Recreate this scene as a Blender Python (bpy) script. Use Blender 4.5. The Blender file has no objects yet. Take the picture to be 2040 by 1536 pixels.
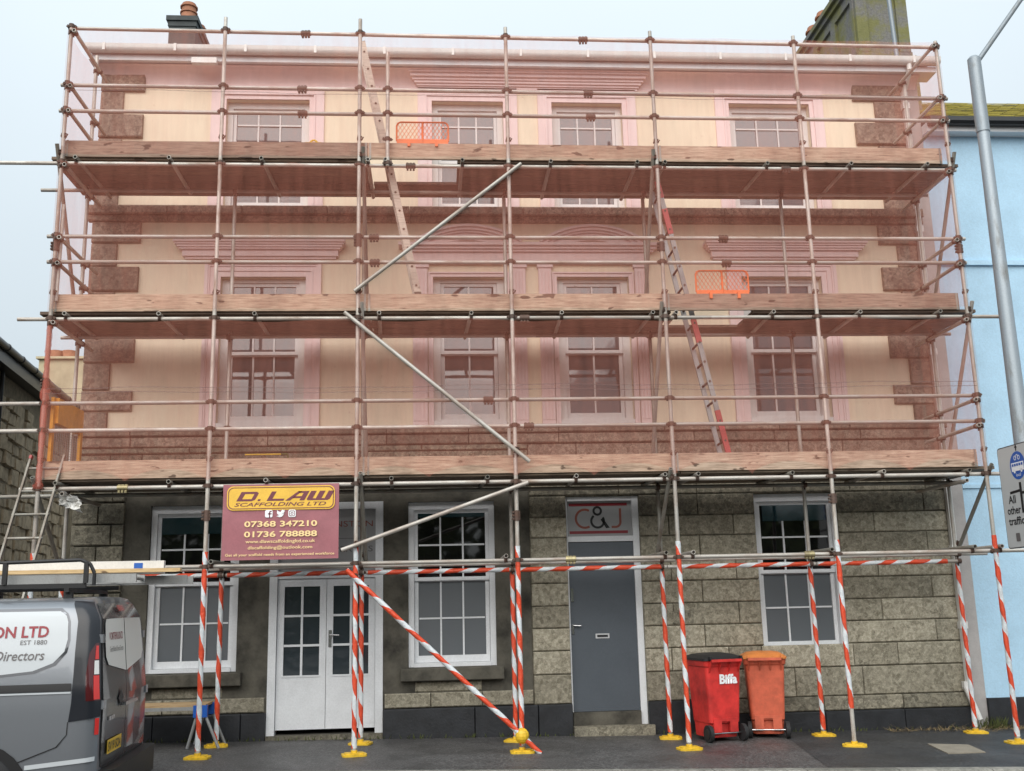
import bpy, bmesh, math, random
from mathutils import Vector, Matrix
R = math.radians
random.seed(7)
S = bpy.context.scene
COL = S.collection

# ------------------------------------------------------------------ camera
CP = Vector((0.0, -12.0287, 1.6617))
CR = Vector((0.99727575, -0.07016472, -0.02275933))
CU = Vector((0.00768124, -0.20808395, 0.97808081))
CF = Vector((0.07336261, 0.97559109, 0.20697813))
FPX = 2048.7
cd = bpy.data.cameras.new('camera'); cam = bpy.data.objects.new('camera', cd); COL.objects.link(cam)
cd.sensor_width = 36; cd.sensor_fit = 'HORIZONTAL'; cd.lens = FPX / 2040 * 36; cd.clip_start = .1; cd.clip_end = 3000
cam.matrix_world = Matrix(((CR.x, CU.x, -CF.x, CP.x), (CR.y, CU.y, -CF.y, CP.y), (CR.z, CU.z, -CF.z, CP.z), (0, 0, 0, 1)))
S.camera = cam
# ------------------------------------------------------------------ world, sun, exposure (overcast)
SUN_EL, SUN_AZ = 40, -16      # azimuth measured from -Y (behind the camera) towards +X
w = bpy.data.worlds.new('World'); S.world = w; w.use_nodes = True
nt = w.node_tree; nt.nodes.clear()
sky = nt.nodes.new('ShaderNodeTexSky'); sky.sky_type = 'NISHITA'; sky.sun_disc = False
sky.sun_elevation = R(SUN_EL); sky.sun_rotation = R(180 - SUN_AZ); sky.dust_density = 6; sky.air_density = 1.0
sk = nt.nodes.new('ShaderNodeVectorMath'); sk.operation = 'SCALE'; sk.inputs['Scale'].default_value = .10
tc = nt.nodes.new('ShaderNodeTexCoord'); sx = nt.nodes.new('ShaderNodeSeparateXYZ')
mr = nt.nodes.new('ShaderNodeMapRange'); mr.inputs['From Min'].default_value = 0; mr.inputs['From Max'].default_value = 1
mr.inputs['To Min'].default_value = .66; mr.inputs['To Max'].default_value = 1.55
nz = nt.nodes.new('ShaderNodeTexNoise'); nz.inputs['Scale'].default_value = 2.2; nz.inputs['Detail'].default_value = 4
mn = nt.nodes.new('ShaderNodeMapRange'); mn.inputs['To Min'].default_value = .92; mn.inputs['To Max'].default_value = 1.07
ml = nt.nodes.new('ShaderNodeMath'); ml.operation = 'MULTIPLY'
oc = nt.nodes.new('ShaderNodeVectorMath'); oc.operation = 'SCALE'; oc.inputs[0].default_value = (.418, .470, .500)
mx = nt.nodes.new('ShaderNodeMix'); mx.data_type = 'RGBA'; mx.inputs['Factor'].default_value = .9
bg = nt.nodes.new('ShaderNodeBackground'); bg.inputs['Strength'].default_value = 1.0
wo = nt.nodes.new('ShaderNodeOutputWorld'); L = nt.links.new
L(sky.outputs[0], sk.inputs[0]); L(tc.outputs['Generated'], sx.inputs[0]); L(sx.outputs['Z'], mr.inputs['Value'])
L(tc.outputs['Generated'], nz.inputs['Vector']); L(nz.outputs['Fac'], mn.inputs['Value'])
L(mr.outputs[0], ml.inputs[0]); L(mn.outputs[0], ml.inputs[1]); L(ml.outputs[0], oc.inputs['Scale'])
L(sk.outputs[0], mx.inputs['A']); L(oc.outputs[0], mx.inputs['B']); L(mx.outputs['Result'], bg.inputs['Color']); L(bg.outputs[0], wo.inputs[0])
sl = bpy.data.lights.new('sun', 'SUN'); sl.energy = 1.5; sl.angle = R(70); sl.color = (1, .965, .92)
so = bpy.data.objects.new('sun', sl); COL.objects.link(so)
dirv = Vector((math.sin(R(SUN_AZ)) * math.cos(R(SUN_EL)), -math.cos(R(SUN_AZ)) * math.cos(R(SUN_EL)), math.sin(R(SUN_EL))))
so.rotation_euler = dirv.to_track_quat('Z', 'Y').to_euler(); so.location = dirv * 30
S.view_settings.view_transform = 'Standard'; S.view_settings.look = 'None'; S.view_settings.exposure = 0.98; S.view_settings.gamma = 1
S.render.engine = 'CYCLES'; S.cycles.transparent_max_bounces = 24; S.cycles.max_bounces = 8

def at(px, py, Y):
    """photo pixel -> point on the vertical plane y = Y"""
    d = CF + CR * ((px - 1020) / FPX) - CU * ((py - 768) / FPX)
    return CP + d * ((Y - CP.y) / d.y)
def gz(x): return -0.0145 * (x - 2.8158)      # the street falls gently to the right

# ------------------------------------------------------------------ materials
def base(name):
    m = bpy.data.materials.new(name); m.use_nodes = True
    n = m.node_tree; b = n.nodes['Principled BSDF']; return m, n, b
def N(n, t, **k):
    x = n.nodes.new(t)
    for a, v in k.items():
        if a.startswith('i_'): x.inputs[a[2:]].default_value = v
        else: setattr(x, a, v)
    return x
def c4(c): return (c[0], c[1], c[2], 1)
def coords(n, mode, stretch=(1, 1, 1)):
    if mode == 'pos':
        o = N(n, 'ShaderNodeNewGeometry').outputs['Position']
    else:
        t = N(n, 'ShaderNodeTexCoord'); oi = N(n, 'ShaderNodeObjectInfo')
        mu = N(n, 'ShaderNodeVectorMath', operation='MULTIPLY_ADD'); n.links.new(oi.outputs['Random'], mu.inputs[0])
        mu.inputs[1].default_value = (37, 53, 71); n.links.new(t.outputs['Object'], mu.inputs[2]); o = mu.outputs[0]
    mp = N(n, 'ShaderNodeMapping'); mp.inputs['Scale'].default_value = stretch
    n.links.new(o, mp.inputs['Vector']); return mp.outputs[0]
def ramp(n, src, stops):
    r = N(n, 'ShaderNodeValToRGB'); e = r.color_ramp.elements
    e[0].position, e[0].color = stops[0][0], c4(stops[0][1]); e[1].position, e[1].color = stops[-1][0], c4(stops[-1][1])
    for p, c in stops[1:-1]:
        x = e.new(p); x.color = c4(c)
    n.links.new(src, r.inputs[0]); return r.outputs[0]
def mixc(n, fac, a, b, blend='MIX'):
    x = N(n, 'ShaderNodeMix', data_type='RGBA', blend_type=blend)
    for s, v in (('Factor', fac), ('A', a), ('B', b)):
        if hasattr(v, 'links') or hasattr(v, 'is_linked'): n.links.new(v, x.inputs[s])
        else: x.inputs[s].default_value = c4(v) if isinstance(v, tuple) else v
    return x.outputs['Result']
def bump(n, b, src, strength, dist=.01):
    x = N(n, 'ShaderNodeBump', i_Strength=strength, i_Distance=dist); n.links.new(src, x.inputs['Height']); n.links.new(x.outputs[0], b.inputs['Normal'])
def noise(n, vec, scale, detail=5, rough=.6):
    x = N(n, 'ShaderNodeTexNoise', i_Scale=scale, i_Detail=detail, i_Roughness=rough); n.links.new(vec, x.inputs['Vector']); return x.outputs['Fac']
def simple(name, col, rough=.6, metal=0, var=.25, scale=6, bmp=.1, mode='pos', dark=None, spec=.5, stretch=(1, 1, 1), fine=60):
    m, n, b = base(name); v = coords(n, mode, stretch)
    f1 = noise(n, v, scale); f2 = noise(n, v, fine, 3)
    d = dark or tuple(c * (1 - var) for c in col); l = tuple(min(1, c * (1 + var * .45)) for c in col)
    c = ramp(n, f1, [(.3, d), (.55, col), (.75, l)])
    g = ramp(n, f2, [(.25, (.82, .82, .82)), (.7, (1, 1, 1))])
    n.links.new(mixc(n, .7, c, g, 'MULTIPLY'), b.inputs['Base Color'])
    b.inputs['Roughness'].default_value = rough; b.inputs['Metallic'].default_value = metal; b.inputs['Specular IOR Level'].default_value = spec
    if bmp: bump(n, b, f2, bmp)
    return m
M = {}
def granite(name, lo, mid, hi, stain=(.05, .05, .045), sa=.5):
    m, n, b = base(name); v = coords(n, 'pos')
    sp = noise(n, v, 33, 6, .85); blot = noise(n, v, 6, 6, .7); big = noise(n, v, 1.3, 5, .6)
    vo = N(n, 'ShaderNodeTexVoronoi', i_Scale=20.0); n.links.new(v, vo.inputs['Vector'])
    oi = N(n, 'ShaderNodeObjectInfo')
    c = ramp(n, sp, [(.36, lo), (.5, mid), (.64, hi)])
    c = mixc(n, .35, c, ramp(n, vo.outputs['Color'], [(.15, lo), (.8, hi)]))
    c = mixc(n, ramp(n, blot, [(.42, (0, 0, 0)), (.75, (sa, sa, sa))]), c, stain)
    c = mixc(n, ramp(n, big, [(.42, (0, 0, 0)), (.72, (sa, sa, sa))]), c, stain)
    c = mixc(n, 1.0, c, ramp(n, oi.outputs['Random'], [(0, (.66, .65, .62)), (.5, (.86, .86, .83)), (1, (1.06, 1.05, 1.02))]), 'MULTIPLY')
    n.links.new(c, b.inputs['Base Color']); b.inputs['Roughness'].default_value = .85
    bump(n, b, sp, .6, .012); return m
M['granite'] = granite('granite', (.15, .132, .095), (.34, .31, .235), (.62, .575, .47), sa=.14)
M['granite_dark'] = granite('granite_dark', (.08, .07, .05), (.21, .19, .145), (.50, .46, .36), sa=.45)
M['granite_brown'] = granite('granite_brown', (.11, .08, .06), (.28, .21, .165), (.55, .45, .37), stain=(.08, .05, .04), sa=.5)
def painted_wall(name, col, patch, sa=.9):
    m, n, b = base(name); v = coords(n, 'pos'); vs = coords(n, 'pos', (3.2, 3.2, .35))
    f = noise(n, v, 1.1, 5); st = noise(n, vs, 2.2, 6, .65); ch = noise(n, v, 7, 8, .72); fine = noise(n, v, 70, 3)
    c = ramp(n, f, [(.3, tuple(x * .90 for x in col)), (.6, col)])
    c = mixc(n, ramp(n, st, [(.52, (0, 0, 0)), (.8, (.45, .45, .45))]), c, tuple(x * .72 for x in col))
    msk = ramp(n, ch, [(.655, (0, 0, 0)), (.69, (sa, sa, sa))])
    c = mixc(n, msk, c, patch)
    n.links.new(c, b.inputs['Base Color']); b.inputs['Roughness'].default_value = .8
    ad = N(n, 'ShaderNodeMath', operation='SUBTRACT'); n.links.new(fine, ad.inputs[0]); n.links.new(msk, ad.inputs[1])
    bump(n, b, ad.outputs[0], .22, .006); return m
M['cream'] = painted_wall('cream_paint', (.87, .745, .57), (.60, .42, .30))
M['pink'] = painted_wall('pink_paint', (.86, .68, .665), (.60, .45, .38), .8)
M['soot'] = simple('sooty_render', (.105, .097, .077), .9, var=.75, scale=2.9, bmp=.5, fine=35)
M['black_plinth'] = simple('black_paint', (.018, .020, .024), .55, var=.5, scale=5, bmp=.35, fine=30)
M['white'] = simple('white_paint', (.78, .80, .82), .45, var=.10, scale=3, bmp=.04)
M['white_old'] = painted_wall('flaking_white_paint', (.76, .735, .72), (.34, .28, .25), .7)
M['grey_strip'] = simple('grey_render', (.42, .40, .39), .85, var=.2, scale=3)
M['plastic_white'] = simple('white_plastic', (.74, .73, .70), .4, var=.12, scale=4, bmp=.03)
M['greydoor'] = simple('grey_paint', (.085, .10, .118), .38, var=.10, scale=2, bmp=.02)
M['blackgut'] = simple('black_plastic', (.015, .016, .018), .35, var=.3)
M['blue'] = simple('pale_blue_render', (.45, .67, .84), .85, var=.10, scale=2.5, bmp=.35, fine=45)
M['rubber'] = simple('rubber', (.018, .018, .019), .75, var=.3)
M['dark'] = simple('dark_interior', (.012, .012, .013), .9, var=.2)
def glass(name, col, rough=.03, wav=.02):
    m, n, b = base(name); v = coords(n, 'pos'); f = noise(n, v, 3, 2)
    b.inputs['Base Color'].default_value = c4(col); b.inputs['Roughness'].default_value = rough; b.inputs['IOR'].default_value = 1.52
    b.inputs['Coat Weight'].default_value = .8; b.inputs['Coat Roughness'].default_value = rough
    bump(n, b, f, wav, .05); return m
M['glass'] = glass('window_glass', (.075, .075, .080)); M['glass_black'] = glass('dark_window_glass', (.006, .006, .007), .03)
M['glass_frost'] = glass('frosted_film', (.105, .118, .130), .32); M['blind'] = glass('teal_blind_behind_glass', (.004, .028, .040), .08)
M['glass_door'] = glass('rippled_glass', (.035, .045, .052), .06, .25)
M['glass_grey'] = glass('grey_panel', (.30, .305, .31), .4)
def tube_mat(name, col, rust, amount, metal=.75, rough=.42):
    m, n, b = base(name); v = coords(n, 'obj'); v2 = coords(n, 'obj', (1, 1, .25))
    f = noise(n, v2, 9, 6, .7); g = noise(n, v, 90, 3); oi = N(n, 'ShaderNodeObjectInfo')
    c = ramp(n, oi.outputs['Random'], [(0, tuple(x * .72 for x in col)), (1, tuple(min(1, x * 1.18) for x in col))])
    msk = ramp(n, f, [(.62 - amount * .3, (0, 0, 0)), (.75 - amount * .1, (1, 1, 1))])
    c = mixc(n, msk, c, rust); c = mixc(n, .5, c, ramp(n, g, [(.3, (.7, .7, .7)), (.6, (1, 1, 1))]), 'MULTIPLY')
    n.links.new(c, b.inputs['Base Color']); b.inputs['Roughness'].default_value = rough
    iv = N(n, 'ShaderNodeMath', operation='MULTIPLY_ADD'); n.links.new(msk, iv.inputs[0]); iv.inputs[1].default_value = -metal; iv.inputs[2].default_value = metal
    n.links.new(iv.outputs[0], b.inputs['Metallic']); bump(n, b, g, .12, .004); return m
M['tube'] = tube_mat('galvanised_tube', (.52, .495, .45), (.29, .215, .165), .6, .3, .5)
M['tube_dark'] = tube_mat('weathered_tube', (.34, .33, .29), (.17, .12, .085), .6, .3, .5)
M['rust'] = tube_mat('rusty_fitting', (.12, .085, .07), (.10, .048, .03), .9, .35, .7)
M['brass'] = tube_mat('zinc_fitting', (.42, .36, .20), (.16, .12, .07), .4, .6, .45)
M['alu'] = tube_mat('aluminium', (.36, .365, .36), (.26, .25, .235), .4, .45, .5)
def wood(name, a, bcol, c3):
    m, n, b = base(name); v = coords(n, 'obj', (1.9, 24, 24)); v1 = coords(n, 'obj'); vk = coords(n, 'obj', (2.2, 6, 6))
    f = noise(n, v, 2.4, 7, .65); bl = noise(n, v1, 2.2, 4); kn = noise(n, vk, 2.2, 2, .4); oi = N(n, 'ShaderNodeObjectInfo')
    c = ramp(n, f, [(.32, a), (.5, bcol), (.72, c3)])
    c = mixc(n, ramp(n, bl, [(.5, (0, 0, 0)), (.75, (.5, .5, .5))]), c, tuple(x * .45 for x in a))
    c = mixc(n, ramp(n, kn, [(.665, (0, 0, 0)), (.70, (.8, .8, .8))]), c, (.05, .025, .015))
    c = mixc(n, 1.0, c, ramp(n, oi.outputs['Random'], [(0, (.55, .50, .47)), (.35, (.8, .74, .70)), (.7, (1, .93, .84)), (1, (1, .98, .93))]), 'MULTIPLY')
    n.links.new(c, b.inputs['Base Color']); b.inputs['Roughness'].default_value = .8; bump(n, b, f, .3, .004); return m
M['wood'] = wood('scaffold_board_wood', (.27, .195, .15), (.47, .365, .29), (.64, .525, .43))
M['wood_dark'] = wood('shaded_board_wood', (.09, .07, .05), (.16, .13, .10), (.24, .20, .15))  # lowest deck boards: darker copy of the board wood, underside shade in its colour
M['wood_deck'] = wood('shaded_deck_wood', (.085, .058, .045), (.165, .12, .09), (.26, .195, .15))  # upper deck boards, darkened so the shade of their undersides is painted in
M['ladder_wood'] = wood('grey_ladder_wood', (.42, .36, .32), (.58, .51, .46), (.68, .62, .57))
M['timber'] = wood('fresh_timber', (.48, .34, .18), (.62, .46, .26), (.7, .55, .34))
def tape():
    m, n, b = base('red_white_tape'); uv = N(n, 'ShaderNodeUVMap'); sp = N(n, 'ShaderNodeSeparateXYZ'); n.links.new(uv.outputs[0], sp.inputs[0])
    oi = N(n, 'ShaderNodeObjectInfo'); v = coords(n, 'obj'); wob = noise(n, v, 3.2, 3)
    s1 = N(n, 'ShaderNodeMath', operation='MULTIPLY_ADD'); n.links.new(sp.outputs['Y'], s1.inputs[0]); pr_ = N(n, 'ShaderNodeMath', operation='MULTIPLY_ADD'); n.links.new(oi.outputs['Random'], pr_.inputs[0]); pr_.inputs[1].default_value = .9; pr_.inputs[2].default_value = 2.05; n.links.new(pr_.outputs[0], s1.inputs[1]); n.links.new(sp.outputs['X'], s1.inputs[2])
    s2 = N(n, 'ShaderNodeMath', operation='ADD'); n.links.new(s1.outputs[0], s2.inputs[0]); n.links.new(oi.outputs['Random'], s2.inputs[1])
    s3 = N(n, 'ShaderNodeMath', operation='MULTIPLY_ADD'); n.links.new(wob, s3.inputs[0]); s3.inputs[1].default_value = .62; n.links.new(s2.outputs[0], s3.inputs[2])
    fr = N(n, 'ShaderNodeMath', operation='FRACT'); n.links.new(s3.outputs[0], fr.inputs[0])
    gt = N(n, 'ShaderNodeMath', operation='GREATER_THAN'); n.links.new(fr.outputs[0], gt.inputs[0]); gt.inputs[1].default_value = .44
    dirt = noise(n, v, 14, 5); wr = noise(n, v, 38, 4, .7)
    c = mixc(n, gt.outputs[0], (.70, .74, .76), (.72, .075, .025))
    c = mixc(n, .8, c, ramp(n, dirt, [(.3, (.72, .72, .72)), (.6, (1, 1, 1))]), 'MULTIPLY')
    n.links.new(c, b.inputs['Base Color']); b.inputs['Roughness'].default_value = .32; bump(n, b, wr, .8, .012); return m
M['tape'] = tape()
def net(name, col, fac):
    m, n, b = base(name); n.nodes.remove(b); out = n.nodes['Material Output']
    v = coords(n, 'pos', (5.5, 2, .55)); f = noise(n, v, 1.6, 6, .65)
    di = N(n, 'ShaderNodeBsdfDiffuse'); tl = N(n, 'ShaderNodeBsdfTranslucent'); tr = N(n, 'ShaderNodeBsdfTransparent')
    for x in (di, tl): x.inputs['Color'].default_value = c4(col)
    m1 = N(n, 'ShaderNodeMixShader'); m1.inputs[0].default_value = .5; n.links.new(di.outputs[0], m1.inputs[1]); n.links.new(tl.outputs[0], m1.inputs[2])
    mr = N(n, 'ShaderNodeMapRange'); mr.inputs['From Min'].default_value = .3; mr.inputs['From Max'].default_value = .7
    mr.inputs['To Min'].default_value = fac - .055; mr.inputs['To Max'].default_value = fac + .055; n.links.new(f, mr.inputs['Value'])
    m2 = N(n, 'ShaderNodeMixShader'); n.links.new(mr.outputs[0], m2.inputs[0]); n.links.new(tr.outputs[0], m2.inputs[1]); n.links.new(m1.outputs[0], m2.inputs[2])
    n.links.new(m2.outputs[0], out.inputs['Surface']); return m
M['net'] = net('pink_debris_net', (.98, .37, .27), .175)
M['net_seam'] = net('net_seam', (.30, .20, .19), .45)
M['net_bunch'] = net('bunched_net', (.80, .22, .16), .42)
def plain(name, col, rough=.5, metal=0, spec=.5, coat=0):
    m, n, b = base(name); b.inputs['Base Color'].default_value = c4(col); b.inputs['Roughness'].default_value = rough
    b.inputs['Metallic'].default_value = metal; b.inputs['Coat Weight'].default_value = coat; b.inputs['Specular IOR Level'].default_value = spec
    v = coords(n, 'pos'); f = noise(n, v, 25, 4); bump(n, b, f, .03, .004); return m
M['yellow'] = simple('yellow_plastic', (.78, .50, .03), .5, var=.3, scale=20)
M['orange'] = simple('orange_plastic', (.90, .20, .05), .45, var=.15)
M['gate_yellow'] = simple('amber_paint', (.80, .36, .03), .45, var=.25)
M['red_paint'] = simple('red_paint', (.46, .07, .07), .5, var=.3)
M['bin_red'] = simple('red_bin_plastic', (.68, .04, .034), .48, var=.45, scale=4.5, bmp=.2, fine=22)
M['bin_orange'] = simple('faded_red_bin_plastic', (.64, .13, .065), .55, var=.4, scale=4.5, bmp=.2, fine=22)
M['lid_black'] = simple('black_lid', (.022, .022, .024), .5, var=.3)
M['lid_orange'] = simple('orange_lid', (.75, .25, .06), .5, var=.2)
M['van_silver'] = plain('silver_grey_car_paint', (.21, .225, .245), .36, .6, .5, .5)
M['van_black'] = plain('dark_car_paint', (.014, .016, .021), .28, 0, .4, .1)
M['van_groove'] = plain('van_panel_recess', (.12, .125, .135), .35, .6)
M['van_trim'] = plain('van_black_trim', (.012, .012, .013), .5)
M['van_door'] = plain('gloss_dark_grey_paint', (.045, .05, .056), .20, .4, .5, .6)
M['van_panel'] = plain('pale_grey_panel', (.50, .53, .55), .3)
M['van_sheet'] = plain('beige_window_sheet', (.80, .79, .74), .5)
M['plate_grey'] = plain('satin_steel', (.55, .56, .57), .4)
M['chrome'] = plain('chrome', (.6, .6, .61), .18, 1)
M['lens_red'] = plain('red_lens', (.62, .025, .02), .15, 0, .5, .5)
M['lens_dark'] = plain('smoked_lens', (.07, .010, .012), .12, 0, .5, .5); M['lens_clear'] = plain('clear_lens', (.7, .7, .68), .12)
M['plate'] = plain('yellow_number_plate', (.80, .50, .02), .4); M['ink'] = plain('black_print', (.012, .012, .014), .5)
M['maroon'] = simple('maroon_banner', (.36, .125, .145), .5, var=.14, scale=5, bmp=.05)
M['maroon_ink'] = plain('maroon_print', (.16, .035, .05), .5); M['gold'] = simple('gold_print', (.86, .52, .06), .5, var=.12, scale=4, bmp=.02)
M['gold_ink'] = plain('pale_gold_print', (.88, .66, .32), .5); M['white_ink'] = plain('white_print', (.85, .86, .88), .5)
M['red_ink'] = plain('dark_red_print', (.26, .02, .03), .45); M['grey_ink'] = plain('grey_print', (.13, .12, .12), .45)
M['brick_ink'] = plain('brick_red_print', (.27, .075, .05), .5)
M['lamp'] = tube_mat('grey_lamp_column', (.30, .34, .37), (.20, .20, .19), .3, .5, .5)
M['sign_face'] = plain('sign_sheet', (.50, .52, .52), .35); M['sign_blue'] = plain('blue_sheeting', (.015, .10, .42), .4); M['sign_back'] = plain('dark_sign_edge', (.05, .055, .06), .4)
M['sandstone'] = simple('rough_stone', (.42, .34, .235), .92, var=.5, scale=6, bmp=.7, mode='obj', fine=28)
M['mortar'] = simple('earthy_mortar', (.24, .20, .14), .95, var=.4, scale=8, bmp=.5)
M['slate_green'] = None
def mossy(name, stone, moss, moss2, amt):
    m, n, b = base(name); v = coords(n, 'pos'); f = noise(n, v, 2.6, 7, .68); g = noise(n, v, 30, 4); h = noise(n, v, 7, 4)
    c = ramp(n, g, [(.3, tuple(x * .6 for x in stone)), (.7, stone)]); ms = mixc(n, h, moss, moss2)
    c = mixc(n, ramp(n, f, [(.62 - amt * .35, (0, 0, 0)), (.72 - amt * .25, (1, 1, 1))]), c, ms)
    n.links.new(c, b.inputs['Base Color']); b.inputs['Roughness'].default_value = .95; bump(n, b, g, .5, .015); return m
M['slate_green'] = mossy('mossy_slate', (.075, .08, .08), (.22, .19, .035), (.32, .27, .06), 1.0)
M['chim'] = mossy('mossy_chimney_stone', (.21, .205, .195), (.125, .13, .045), (.22, .21, .09), .62)
M['chim_dark'] = simple('slate_hung_chimney', (.045, .055, .055), .7, var=.5, scale=5)
M['cream_far'] = simple('weathered_cream_render', (.58, .50, .33), .9, var=.3, scale=2)
M['terracotta'] = simple('terracotta', (.42, .19, .11), .85, var=.3)
M['roof_slate'] = simple('grey_slate', (.07, .075, .08), .7, var=.3)
def asphalt(name, a, bcol, rough):
    m, n, b = base(name); v = coords(n, 'pos'); sp = noise(n, v, 42, 5, .85); g = noise(n, v, 1.5, 5); wet = noise(n, v, .8, 4)
    c = ramp(n, sp, [(.38, tuple(x * .4 for x in a)), (.52, a), (.64, bcol)])
    c = mixc(n, .75, c, ramp(n, g, [(.32, (.45, .45, .45)), (.5, (.85, .85, .85)), (.68, (1.1, 1.1, 1.1))]), 'MULTIPLY')
    st_ = noise(n, v, 5.5, 6, .7); c = mixc(n, ramp(n, st_, [(.60, (0, 0, 0)), (.72, (.55, .55, .55))]), c, tuple(x * .4 for x in a))
    n.links.new(c, b.inputs['Base Color']); r = ramp(n, wet, [(.35, (rough - .22,) * 3), (.6, (rough,) * 3)]); n.links.new(r, b.inputs['Roughness'])
    bump(n, b, sp, .55, .012); return m
M['pave'] = asphalt('pavement_asphalt', (.078, .076, .075), (.25, .245, .24), .60)
M['pave_dark'] = asphalt('fresh_asphalt_patch', (.038, .039, .041), (.12, .12, .122), .66)
M['road'] = asphalt('road_asphalt', (.05, .05, .051), (.12, .12, .12), .7)
M['kerb'] = granite('kerb_granite', (.14, .135, .12), (.25, .245, .22), (.38, .37, .34), sa=.4)
M['concrete'] = simple('concrete_cover', (.26, .23, .18), .9, var=.2, scale=8)
M['weed'] = simple('weeds', (.10, .12, .035), .8, var=.4); M['straw'] = simple('dead_stalks', (.30, .22, .11), .9, var=.4)

# ------------------------------------------------------------------ geometry helpers
class MB:
    def __init__(s): s.v = []; s.f = []; s.uv = {}; s.sm = set()
    def add(s, vs, fs, smooth=False):
        o = len(s.v); s.v += [Vector(v) for v in vs]
        for f in fs:
            if smooth: s.sm.add(len(s.f))
            s.f.append(tuple(i + o for i in f))
        return o
    def box(s, x0, x1, y0, y1, z0, z1):
        s.add([(x, y, z) for z in (z0, z1) for y in (y0, y1) for x in (x0, x1)],
              [(0, 2, 3, 1), (4, 5, 7, 6), (0, 1, 5, 4), (2, 6, 7, 3), (0, 4, 6, 2), (1, 3, 7, 5)]); return s
    def prism(s, poly, a, b, axis='y'):
        """closed outline extruded along an axis: 'y' outline is (x,z), 'x' outline is (y,z), 'z' outline is (x,y)"""
        def P(u, v, t): return (u, t, v) if axis == 'y' else ((t, u, v) if axis == 'x' else (u, v, t))
        n = len(poly); vs = [P(u, v, a) for u, v in poly] + [P(u, v, b) for u, v in poly]
        s.add(vs, [tuple(range(n)), tuple(range(2 * n - 1, n - 1, -1))] + [(i, i + n, (i + 1) % n + n, (i + 1) % n) for i in range(n)]); return s
    def tube(s, p0, p1, r, n=10, r1=None, cap=True, uvs=False, hollow=False):
        p0, p1 = Vector(p0), Vector(p1); d = (p1 - p0); ln = d.length; d.normalize(); r1 = r if r1 is None else r1
        a = d.orthogonal().normalized() if abs(d.z) < .999 else Vector((1, 0, 0)); b = d.cross(a)
        vs = []
        for i in range(n):
            t = 2 * math.pi * i / n; q = a * math.cos(t) + b * math.sin(t); vs += [p0 + q * r, p1 + q * r1]
        o = len(s.v); fo = len(s.f)
        s.add(vs, [(2 * i, 2 * ((i + 1) % n), 2 * ((i + 1) % n) + 1, 2 * i + 1) for i in range(n)], True)
        if uvs:
            for i in range(n): s.uv[fo + i] = [(i / n, 0), ((i + 1) / n, 0), ((i + 1) / n, ln), (i / n, ln)]
        if hollow:
            for pt, rr, off, sg in ((p0, r, 0, 1), (p1, r1, 1, -1)):
                oo = len(s.v); rim = [vs[2 * i + off] for i in range(n)]
                ring = [pt + (a * math.cos(2 * math.pi * i / n) + b * math.sin(2 * math.pi * i / n)) * rr * .8 for i in range(n)]
                deep = [q + d * sg * .08 for q in ring]; s.v += ring + deep + rim
                for i in range(n):
                    j = (i + 1) % n
                    s.f.append((oo + 2 * n + i, oo + i, oo + j, oo + 2 * n + j)); s.f.append((oo + i, oo + n + i, oo + n + j, oo + j))
                s.f.append(tuple(oo + n + i for i in range(n)))
        elif cap:
            o2 = len(s.v); s.v += [vs[2 * i] for i in range(n)] + [vs[2 * i + 1] for i in range(n)]
            s.f.append(tuple(o2 + i for i in reversed(range(n)))); s.f.append(tuple(o2 + n + i for i in range(n)))
        return s
    def path(s, pts, r, n=8):
        for a, b in zip(pts, pts[1:]): s.tube(a, b, r, n)
        return s
    def mesh(s, name):
        me = bpy.data.meshes.new(name); me.from_pydata([tuple(v) for v in s.v], [], s.f); me.validate(clean_customdata=False)
        if s.uv and len(me.polygons) == len(s.f):
            l = me.uv_layers.new(name='UVMap')
            for fi, uu in s.uv.items():
                for k, li in enumerate(me.polygons[fi].loop_indices): l.data[li].uv = uu[k]
        if s.sm and len(me.polygons) == len(s.f):
            for i in s.sm: me.polygons[i].use_smooth = True
        me.update(); return me
    def build(s, name, mat, parent=None, fix=True):
        me = s.mesh(name)
        if fix:
            bm = bmesh.new(); bm.from_mesh(me); bmesh.ops.recalc_face_normals(bm, faces=bm.faces); bm.to_mesh(me); bm.free()
        return link(name, me, mat, parent)
WM = {}
def link(name, me, mat, parent=None, loc=None, rot=None):
    if mat is not None and not me.materials: me.materials.append(mat)
    o = bpy.data.objects.new(name, me); COL.objects.link(o); local = Matrix.Identity(4)
    if loc is not None: local = Matrix.Translation(loc)
    if rot is not None: local = local @ rot.to_matrix().to_4x4()
    pw = WM.get(parent.name, Matrix.Identity(4)) if parent else Matrix.Identity(4)
    if parent: o.parent = parent; o.matrix_parent_inverse = pw.inverted()
    o.matrix_basis = local; WM[o.name] = local if loc is not None or rot is not None else Matrix.Identity(4)
    return o
def empty(name, loc, label, cat, group=None):
    o = bpy.data.objects.new(name, None); COL.objects.link(o); o.location = loc; o.empty_display_size = .3
    WM[o.name] = Matrix.Translation(loc); return tag(o, label, cat, group)
def tag(o, label, cat, group=None):
    o['label'] = label; o['category'] = cat
    if group: o['group'] = group
    return o
def kind(o, k): o['kind'] = k; return o
def local_place(objs, root, loc, rz):
    """objects were built about the origin: move the thing to its place"""
    m = Matrix.Translation(loc) @ Matrix.Rotation(rz, 4, 'Z')
    root.matrix_basis = m
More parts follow.
